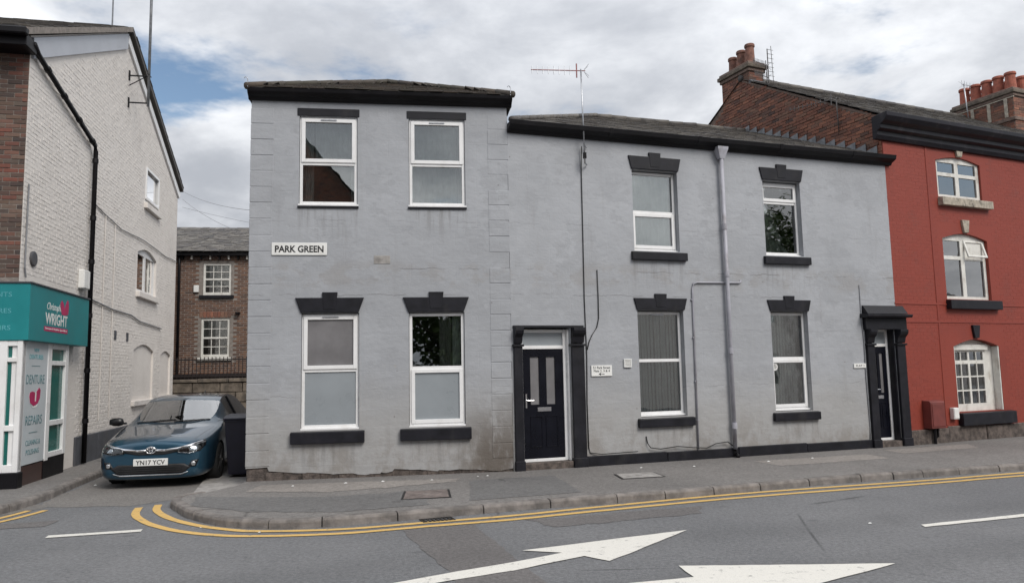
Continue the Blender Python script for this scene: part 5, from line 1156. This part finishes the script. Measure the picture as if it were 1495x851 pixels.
for i in range(len(ST) - 1):
    for j in range(ring):
        k = (j + 1) % ring; ff.append((i * ring + j, i * ring + k, (i + 1) * ring + k, (i + 1) * ring + j))
        s_ = side(j); m_ = 0
        if s_ == 5 and 7 <= i <= 10: m_ = 2          # side glass
        if s_ == 5 and i == 6: m_ = 0
        if s_ == 6 and i == 6: m_ = 1                # windscreen
        if s_ == 6 and i == 11: m_ = 3               # rear window
        mi.append(m_)
ff.append(tuple(range(ring - 1, -1, -1))); mi.append(0); ff.append(tuple((len(ST) - 1) * ring + j for j in range(ring))); mi.append(0)
cb = MB(); cb.v = vv; cb.f = ff; cb.mi = mi; me = cb.mesh('body')
for n_ in ('car_paint', 'car_glass', 'car_glass', 'car_glass', 'car_black'): me.materials.append(MAT[n_])
tmp = bpy.data.objects.new('tmp', me); C.objects.link(tmp)
bm = bmesh.new(); bm.from_mesh(me); cl_ = bm.edges.layers.float.new('crease_edge') if not bm.edges.layers.float.get('crease_edge') else bm.edges.layers.float['crease_edge']
for e in bm.edges:
    if len(e.link_faces) == 2 and e.link_faces[0].material_index != e.link_faces[1].material_index: e[cl_] = 0.75
bm.to_mesh(me); bm.free()
ss = tmp.modifiers.new('s', 'SUBSURF'); ss.levels = 3; ss.render_levels = 3
cut = []
for y in (0.93, 3.53):
    for sx_ in (-1, 1):
        cm = MB().lathe([(0.0, -0.17), (0.345, -0.17), (0.345, 0.2), (0.0, 0.2)], (sx_ * 0.82, y, 0.325), 40, 'x').mesh('cut')
        cm.materials.append(MAT['car_black']); co_ = bpy.data.objects.new('cut', cm); C.objects.link(co_); cut.append(co_)
        b_ = tmp.modifiers.new('b', 'BOOLEAN'); b_.operation = 'DIFFERENCE'; b_.solver = 'EXACT'; b_.object = co_; b_.material_mode = 'TRANSFER'
dg = bpy.context.evaluated_depsgraph_get(); dg.update()
fin = bpy.data.meshes.new_from_object(tmp.evaluated_get(dg))
for o in cut + [tmp]: bpy.data.objects.remove(o)
names = [m.name for m in fin.materials]
bvh_b = bmesh.new(); bvh_b.from_mesh(fin); BV = BVHTree.FromBMesh(bvh_b)
slots = {}
for f in bvh_b.faces: slots.setdefault(f.material_index, []).append(f)
def extract(faces, name, mat_, off=0.0, solid=0.0):
    idx = {}; v_ = []; f_ = []
    for f in faces:
        t_ = []
        for v in f.verts:
            if v.index not in idx: idx[v.index] = len(v_); v_.append(v.co + v.normal * off)
            t_.append(idx[v.index])
        f_.append(tuple(t_))
    m = bpy.data.meshes.new(name); m.from_pydata([tuple(p) for p in v_], [], f_)
    for p in m.polygons: p.use_smooth = True
    return place(name, m, mat_, car)
bvh_b.normal_update(); bvh_b.verts.index_update()
body_faces = []; groups = {}
for mid_i, fs_ in slots.items():
    nm = names[mid_i] if mid_i < len(names) else 'car_paint'
    groups.setdefault((mid_i, nm), []).extend(fs_)
for (mid_i, nm), fs_ in groups.items():
    if nm.startswith('car_glass'):
        c0 = fs_[0]
        if mid_i == 1: extract(fs_, 'windscreen', 'car_glass')
        elif mid_i == 3: extract(fs_, 'rear_window', 'car_glass')
        else:
            for sg_ in (-1, 1): extract([f for f in fs_ if f.calc_center_median().x * sg_ > 0], 'side_window', 'car_glass')
    elif nm.startswith('car_black'):
        for sg_ in (-1, 1):
            for lo_, hi_ in ((0, 2.2), (2.2, 5)):
                q_ = [f for f in fs_ if f.calc_center_median().x * sg_ > 0 and lo_ < f.calc_center_median().y < hi_]
                if q_: extract(q_, 'wheel_arch', 'car_black')
    else: body = extract(fs_, 'body', 'car_paint')
def proj(x, z, off=0.006):       # on to the front of the body, along the length
    h = BV.ray_cast(Vector((x, -1, z)), Vector((0, 1, 0)))
    return (x, h[0].y - off, z) if h[0] is not None else None
def sideproj(y, z, sg_, off=0.006):
    h = BV.ray_cast(Vector((2 * sg_, y, z)), Vector((-sg_, 0, 0)))
    return (h[0].x + sg_ * off, y, z) if h[0] is not None else None
def decal(name, mat_, poly, parent=None, off=0.006, thick=0.012, pf=None, cuts=3):
    bm = bmesh.new(); vs_ = [bm.verts.new((x, 0, z)) for x, z in poly]; es = [bm.edges.new((vs_[i], vs_[(i + 1) % len(vs_)])) for i in range(len(vs_))]
    bmesh.ops.triangle_fill(bm, use_beauty=True, edges=es)
    for _ in range(cuts): bmesh.ops.subdivide_edges(bm, edges=[e for e in bm.edges if e.calc_length() > 0.04], cuts=1, use_grid_fill=True)
    bmesh.ops.triangulate(bm, faces=bm.faces)
    for v in list(bm.verts):
        p = (pf or proj)(v.co.x, v.co.z, off) if pf is None else pf(v.co.x, v.co.z, off)
        if p is None: p = (v.co.x, 0.25, v.co.z)
        v.co = p
    bmesh.ops.recalc_face_normals(bm, faces=bm.faces)
    m = bpy.data.meshes.new(name); bm.to_mesh(m); bm.free()
    for p in m.polygons: p.use_smooth = True
    o = place(name, m, mat_, parent or car); sm = o.modifiers.new('t', 'SOLIDIFY'); sm.thickness = thick; sm.offset = 0
    return o
mir = lambda P: [(-x, z) for x, z in P][::-1]
HL = [(0.40, 0.565), (0.58, 0.545), (0.735, 0.575), (0.79, 0.655), (0.775, 0.715), (0.62, 0.672), (0.42, 0.622)]
CB = [(0.075, 0.625), (0.20, 0.615), (0.44, 0.650), (0.62, 0.695), (0.76, 0.735), (0.755, 0.715), (0.62, 0.668), (0.44, 0.618), (0.20, 0.585), (0.075, 0.59)]
for P in (HL, mir(HL)):
    h_ = decal('headlight', 'car_black', P, None, 0.004, 0.012); sgn = 1 if P[0][0] > 0 and max(p[0] for p in P) > 0 else -1
    decal('reflector', 'lamp_silver', [(sgn * x, z) for x, z in ((0.57, .57), (.68, .58), (.72, .63), (.68, .668), (.58, .64))][::sgn], h_, 0.014, 0.006)
    decal('lens', 'lamp_glass', P, h_, 0.022, 0.004)
for P in (CB, mir(CB)): decal('chrome_bar', 'chrome', P, None, 0.012, 0.014)
decal('upper_grille', 'car_grille', [(-0.46, 0.585), (-0.2, 0.535), (0.2, 0.535), (0.46, 0.585), (0.44, 0.618), (0.2, 0.585), (-0.2, 0.585), (-0.44, 0.618)], None, 0.004, 0.008)
gl_ = decal('lower_grille', 'car_grille', [(-0.50, 0.235), (0.50, 0.235), (0.60, 0.33), (0.50, 0.385), (-0.50, 0.385), (-0.60, 0.33)], None, 0.006, 0.01)
for k in range(3): decal('grille_slat', 'car_black', [(-0.48, 0.255 + k * .033), (0.48, 0.255 + k * .033), (0.48, 0.265 + k * .033), (-0.48, 0.265 + k * .033)], gl_, 0.014, 0.006)
decal('chrome_lip', 'lamp_silver', [(-0.56, 0.245), (-0.46, 0.208), (0.46, 0.208), (0.56, 0.245), (0.57, 0.260), (0.46, 0.226), (-0.46, 0.226), (-0.57, 0.260)], None, 0.016, 0.012)
FP = [(0.56, 0.33), (0.68, 0.33), (0.72, 0.44), (0.62, 0.43)]
for P in (FP, mir(FP)):
    f_ = decal('fog_lamp_bezel', 'car_black', P, None, 0.004, 0.008); sx_ = 1 if P[0][0] > 0 else -1
    decal('fog_lamp', 'lamp_silver', [(sx_ * 0.645 + 0.035 * math.cos(a * math.pi / 6), 0.375 + 0.035 * math.sin(a * math.pi / 6)) for a in range(12)], f_, 0.012, 0.006)
yb = proj(0, 0.61)[1]
bd_ = MB().lathe([(0.062, 0.012), (0.078, 0.008), (0.082, -0.004), (0.074, -0.012), (0.066, -0.010), (0.066, 0.004)], (0, yb - 0.016, 0), 28, 'y').build('badge', 'chrome', car, smooth=True)
for v in bd_.data.vertices: v.co.z = 0.612 + v.co.z * 0.72
MB().lathe([(0.0, 0.004), (0.068, 0.004), (0.068, 0.010), (0, 0.010)], (0, yb - .016, 0), 24, 'y').build('badge_back', 'car_black', bd_)
for v in bd_.children[0].data.vertices: v.co.z = 0.612 + v.co.z * 0.72
for (rx_, rz_, cz) in ((0.028, 0.045, 0.61), (0.055, 0.018, 0.632)):
    MB().tube([(rx_ * math.cos(a * math.pi / 10), yb - .022, cz + rz_ * math.sin(a * math.pi / 10)) for a in range(21)], 0.006, 6).build('emblem_ring', 'chrome', bd_, smooth=True)
yp = min(proj(0, 0.47)[1], proj(0, .38)[1], proj(0, .42)[1])
pl = box('number_plate', 'plate_white', car, -0.26, 0.26, yp - 0.022, yp + 0.02, 0.365, 0.476, 0.006)
text('lettering', 'YN17 YCV', 'sign_black', pl, 0, yp - 0.023, 0.420, h=0.073, wd=0.44, bold=0.016, depth=0.001)
# bonnet shut lines and door lines are thin dark strips following the skin
def strip(name, pts, pf, w_=0.006, mat_='car_black'):
    P = [pf(*p) for p in pts]; P = [p for p in P if p]
    return MB().tube(P, w_, 5).build(name, mat_, car)
def topproj(x, y, off=0.0):
    h = BV.ray_cast(Vector((x, y, 3)), Vector((0, 0, -1))); return tuple(h[0] + Vector((0, 0, off))) if h[0] is not None else None
for sg_ in (-1, 1):
    strip('bonnet_line', [(sg_ * (0.62 + 0.11 * k / 12), 0.20 + 0.85 * k / 12) for k in range(13)], lambda x, y: topproj(x, y, -.002), 0.004)
    for yl_ in (1.32, 2.42): strip('door_line', [(yl_ + 0.0 * k, 0.30 + 0.62 * k / 8) for k in range(9)], lambda y, z: sideproj(y, z, sg_, -.001), 0.004)
    for yh in (2.18, 3.1): MB().tube([sideproj(yh - .09, .80, sg_, .025), sideproj(yh + .09, .805, sg_, .025)], 0.013, 8).build('door_handle', 'car_paint', car)
    mr = MB().lathe([(0.0, -0.12), (0.05, -0.11), (0.075, -0.04), (0.08, 0.04), (0.06, 0.10), (0.0, 0.12)], (0, 0, 0), 14, 'x').build('wing_mirror', 'car_paint' if sg_ > 0 else 'car_black', car, smooth=True)
    for v in mr.data.vertices: v.co = (v.co.x + sg_ * 0.995, v.co.y * 0.75 + 1.42, v.co.z * 0.95 + 1.0)
    box('mirror_arm', 'car_black', mr, min(sg_ * .83, sg_ * .93), max(sg_ * .83, sg_ * .93), 1.40, 1.46, 0.955, 0.99, 0.008)
    strip('belt_trim', [(1.35 + 2.3 * k / 16, 0.972 + .03 * k / 16) for k in range(17)], lambda y, z: sideproj(y, z, sg_, .004), 0.008, 'chrome')
    strip('pillar', [(2.42 + .06 * k / 8, 0.98 + 0.40 * k / 8) for k in range(9)], lambda y, z: sideproj(y, z, sg_, .003), 0.03, 'car_black')
for a, b in (((-0.62, 1.30), (0.02, 1.36)), ((0.0, 1.30), (0.60, 1.36))):
    MB().tube([topproj(a[0] + (b[0] - a[0]) * k / 8, a[1] + (b[1] - a[1]) * k / 8, 0.012) for k in range(9)], 0.009, 6).build('wiper', 'car_black', car)
MB().tube([topproj(0, 3.5, 0.0), tuple(Vector(topproj(0, 3.5, 0.0)) + Vector((0, 0.12, 0.08)))], 0.01, 6).build('roof_aerial', 'car_black', car)
for y in (0.93, 3.53):
    for sg_ in (-1, 1):
        wh = MB().lathe([(0.20, -0.10), (0.30, -0.105), (0.318, -0.08), (0.318, 0.08), (0.30, 0.105), (0.20, 0.10)], (sg_ * 0.775, y, 0.318), 36, 'x').build('wheel', 'tyre', car, smooth=True)
        MB().lathe([(0.0, -0.02), (0.06, -0.03), (0.2, 0.0), (0.215, 0.02), (0.215, 0.05), (0.0, 0.05)] if sg_ < 0 else [(0.0, -0.05), (0.215, -0.05), (0.215, -0.02), (0.2, 0.0), (0.06, 0.03), (0.0, 0.02)], (sg_ * 0.83, y, 0.318), 30, 'x').build('hub', 'car_black', wh)
        for k in range(5):
            a = 2 * math.pi * k / 5; c_, s2 = math.cos(a), math.sin(a); xo = sg_ * 0.868
            MB().tube([(xo, y + 0.03 * c_, .318 + 0.03 * s2), (xo - sg_ * .01, y + 0.21 * c_, .318 + 0.21 * s2)], [0.028, 0.02], 6).build('spoke', 'alloy', wh)
        MB().lathe([(0.205, -0.012), (0.222, -0.012), (0.222, 0.012), (0.205, 0.012)], (sg_ * 0.86, y, .318), 30, 'x').build('rim', 'alloy', wh)
# cabin
cabn = box('cabin_floor', 'seat_fabric', car, -0.70, 0.70, 1.2, 4.0, 0.24, 0.40)
box('dashboard', 'seat_fabric', car, -0.72, 0.72, 1.34, 1.66, 0.66, 0.93, 0.04)
for sx_ in (-0.36, 0.36):
    st = MB().extr([(2.30, 0.42), (2.45, 0.42), (2.65, 1.02), (2.55, 1.05)], sx_ - .24, sx_ + .24).build('seat', 'seat_fabric', car, 0.03)
    box('headrest', 'seat_fabric', st, sx_ - .12, sx_ + .12, 2.58, 2.68, 1.06, 1.24, 0.03)
box('rear_seat', 'seat_fabric', car, -0.62, 0.62, 3.15, 3.35, 0.42, 1.05, 0.03)
MB().tube([(0.36 + 0.17 * math.cos(a * math.pi / 8), 1.74 + .03 * math.sin(a * math.pi / 8), 0.92 + 0.16 * math.sin(a * math.pi / 8)) for a in range(17)], 0.014, 6).build('steering_wheel', 'car_black', car)
box('rear_mirror', 'car_black', car, -0.11, 0.11, 1.90, 1.93, 1.20, 1.26, 0.01)
bvh_b.free()

# ------------------------------------------------------------------ across the road: out of view, forms invented to fit the window reflections
random.seed(3)
op = thing('opposite_house', 'tall red brick gabled house across the road, mirrored in the corner house window', 'house', (-0.75, -7.0, 0), R(180))
OW = ((1.4, 2.5, 4.6, 6.4), (5.6, 6.7, 4.6, 6.4), (1.4, 2.6, 0.9, 2.7), (5.6, 6.8, 0.9, 2.7), (3.9, 5.0, 8.2, 9.9))
wall_mesh('front_wall', 'mortar_red', op, [(0, 0), (9, 0), (9, 9), (4.5, 13.9), (0, 9)], [rect(*q) for q in OW], 0.15, 0.25)
bricks(op, 'brick', 0.0, 9.0, 0.3, 13.5, lambda xa, xb, za, zb: zb < min(9 + 1.089 * xa, 9 + 1.089 * (9 - xb)) and not any(xb > a and xa < b and zb > c and za < d for a, b, c, d in OW), None, 'brick_red_mass', 0)
for x0, x1, z0, z1 in OW:
    w_ = frame_mb(x0 + .004, x1 - .004, z0 + .004, z1 - .004, .07, .06, .12).build('window', 'white_timber', op); box('pane', 'window_glass', w_, x0 + .066, x1 - .066, .08, .09, z0 + .066, z1 - .066)
MB().add([(-0.2, -0.2, 8.85), (4.5, -0.2, 14.05), (9.2, -0.2, 8.85), (-0.2, 8, 8.85), (4.5, 8, 14.05), (9.2, 8, 8.85)], [(0, 3, 4, 1), (1, 4, 5, 2)]).build('roof', 'slate', op, fix=False)
for xx in (0.0, 8.8): box('side_wall', 'mortar_red', op, xx, xx + .2, 0.26, 8, 0, 8.9)
box('back_wall', 'mortar_red', op, 0.0, 9, 8.01, 8.2, 0, 8.9)
op2 = thing('added_terrace', 'long low pale rendered terrace added unseen across the road to tone the ground floor reflections', 'house', (46, 9.6, 0), R(198))  # made-up terrace, sets the tone mirrored by the ground floor panes
OW = [(2 + 4.2 * k, 3.1 + 4.2 * k, z, z + 1.5) for k in range(9) for z in (0.9, 3.7)]
wall_mesh('front_wall', 'white_wall', op2, rect(0, 40, 0, 5.8), [rect(*q) for q in OW], 0.15, 0.25)
for x0, x1, z0, z1 in OW:
    w_ = frame_mb(x0 + .004, x1 - .004, z0 + .004, z1 - .004, .07, .06, .12).build('window', 'white_timber', op2); box('pane', 'window_glass', w_, x0 + .066, x1 - .066, .08, .09, z0 + .066, z1 - .066)
MB().add([(-0.2, -0.2, 5.75), (40.2, -0.2, 5.75), (40.2, 4, 7.4), (-0.2, 4, 7.4), (40.2, 8, 5.75), (-.2, 8, 5.75)], [(0, 1, 2, 3), (3, 2, 4, 5)]).build('roof', 'slate', op2, fix=False)
box('back_wall', 'mortar_grey', op2, 0.0, 40, 7.8, 8.0, 0, 5.8)
for xx in (0.0, 39.8): box('side_wall', 'mortar_grey', op2, xx, xx + .2, 0.26, 7.79, 0, 5.8)
def tree(label, loc, h, cr, n, trunk=0.25):
    o = thing('broadleaf_tree', label, 'tree', loc)
    tr = MB().tube([(0, 0, 0), (0.05, 0, h * .2), (0.0, 0.1, h * .45), (0.1, 0, h * .8)], [trunk, trunk * .8, trunk * .6, trunk * .15], 10)
    cl_ = []
    for k in range(14):
        a = random.uniform(0, 6.3); z = random.uniform(h * .36, h * .9); rr = cr * random.uniform(.35, .85) * (1 - abs(z / h - .6)); e = Vector((rr * math.cos(a), rr * math.sin(a), z))
        tr.tube([(0, 0, z * .75), tuple(e * .6 + Vector((0, 0, z * .32))), tuple(e)], [trunk * .35, trunk * .2, 0.02], 6); cl_.append((e, random.uniform(.7, 1.25) * cr * .42))
    tr.build('trunk', 'bark', o)
    vv = []; ff = []
    for k in range(n):
        c_, r_ = random.choice(cl_); d = Vector((random.gauss(0, 1), random.gauss(0, 1), random.gauss(0, .8))).normalized() * r_ * random.uniform(.35, 1) ** .5
        p = c_ + d; s_ = random.uniform(.10, .2); u = Vector((random.gauss(0, 1), random.gauss(0, 1), random.gauss(0, .6))).normalized(); v = u.orthogonal().normalized(); i = len(vv)
        vv += [tuple(p - u * s_), tuple(p + v * s_ * .5), tuple(p + u * s_), tuple(p - v * s_ * .5)]; ff.append((i, i + 1, i + 2, i + 3))
    MB().add(vv, ff).build('crown', 'leaf', o, fix=False)
tree('tall leafy tree behind the opposite terrace, mirrored in an upper window', (35.5, -4.2, 0), 12.2, 4.6, 9000)
tree('low bushy tree added unseen across the road to darken a ground floor reflection', (3.3, -8.5, 0), 5.0, 3.4, 9000)  # bushy tree put in as a dark shape for the corner house pane to mirror
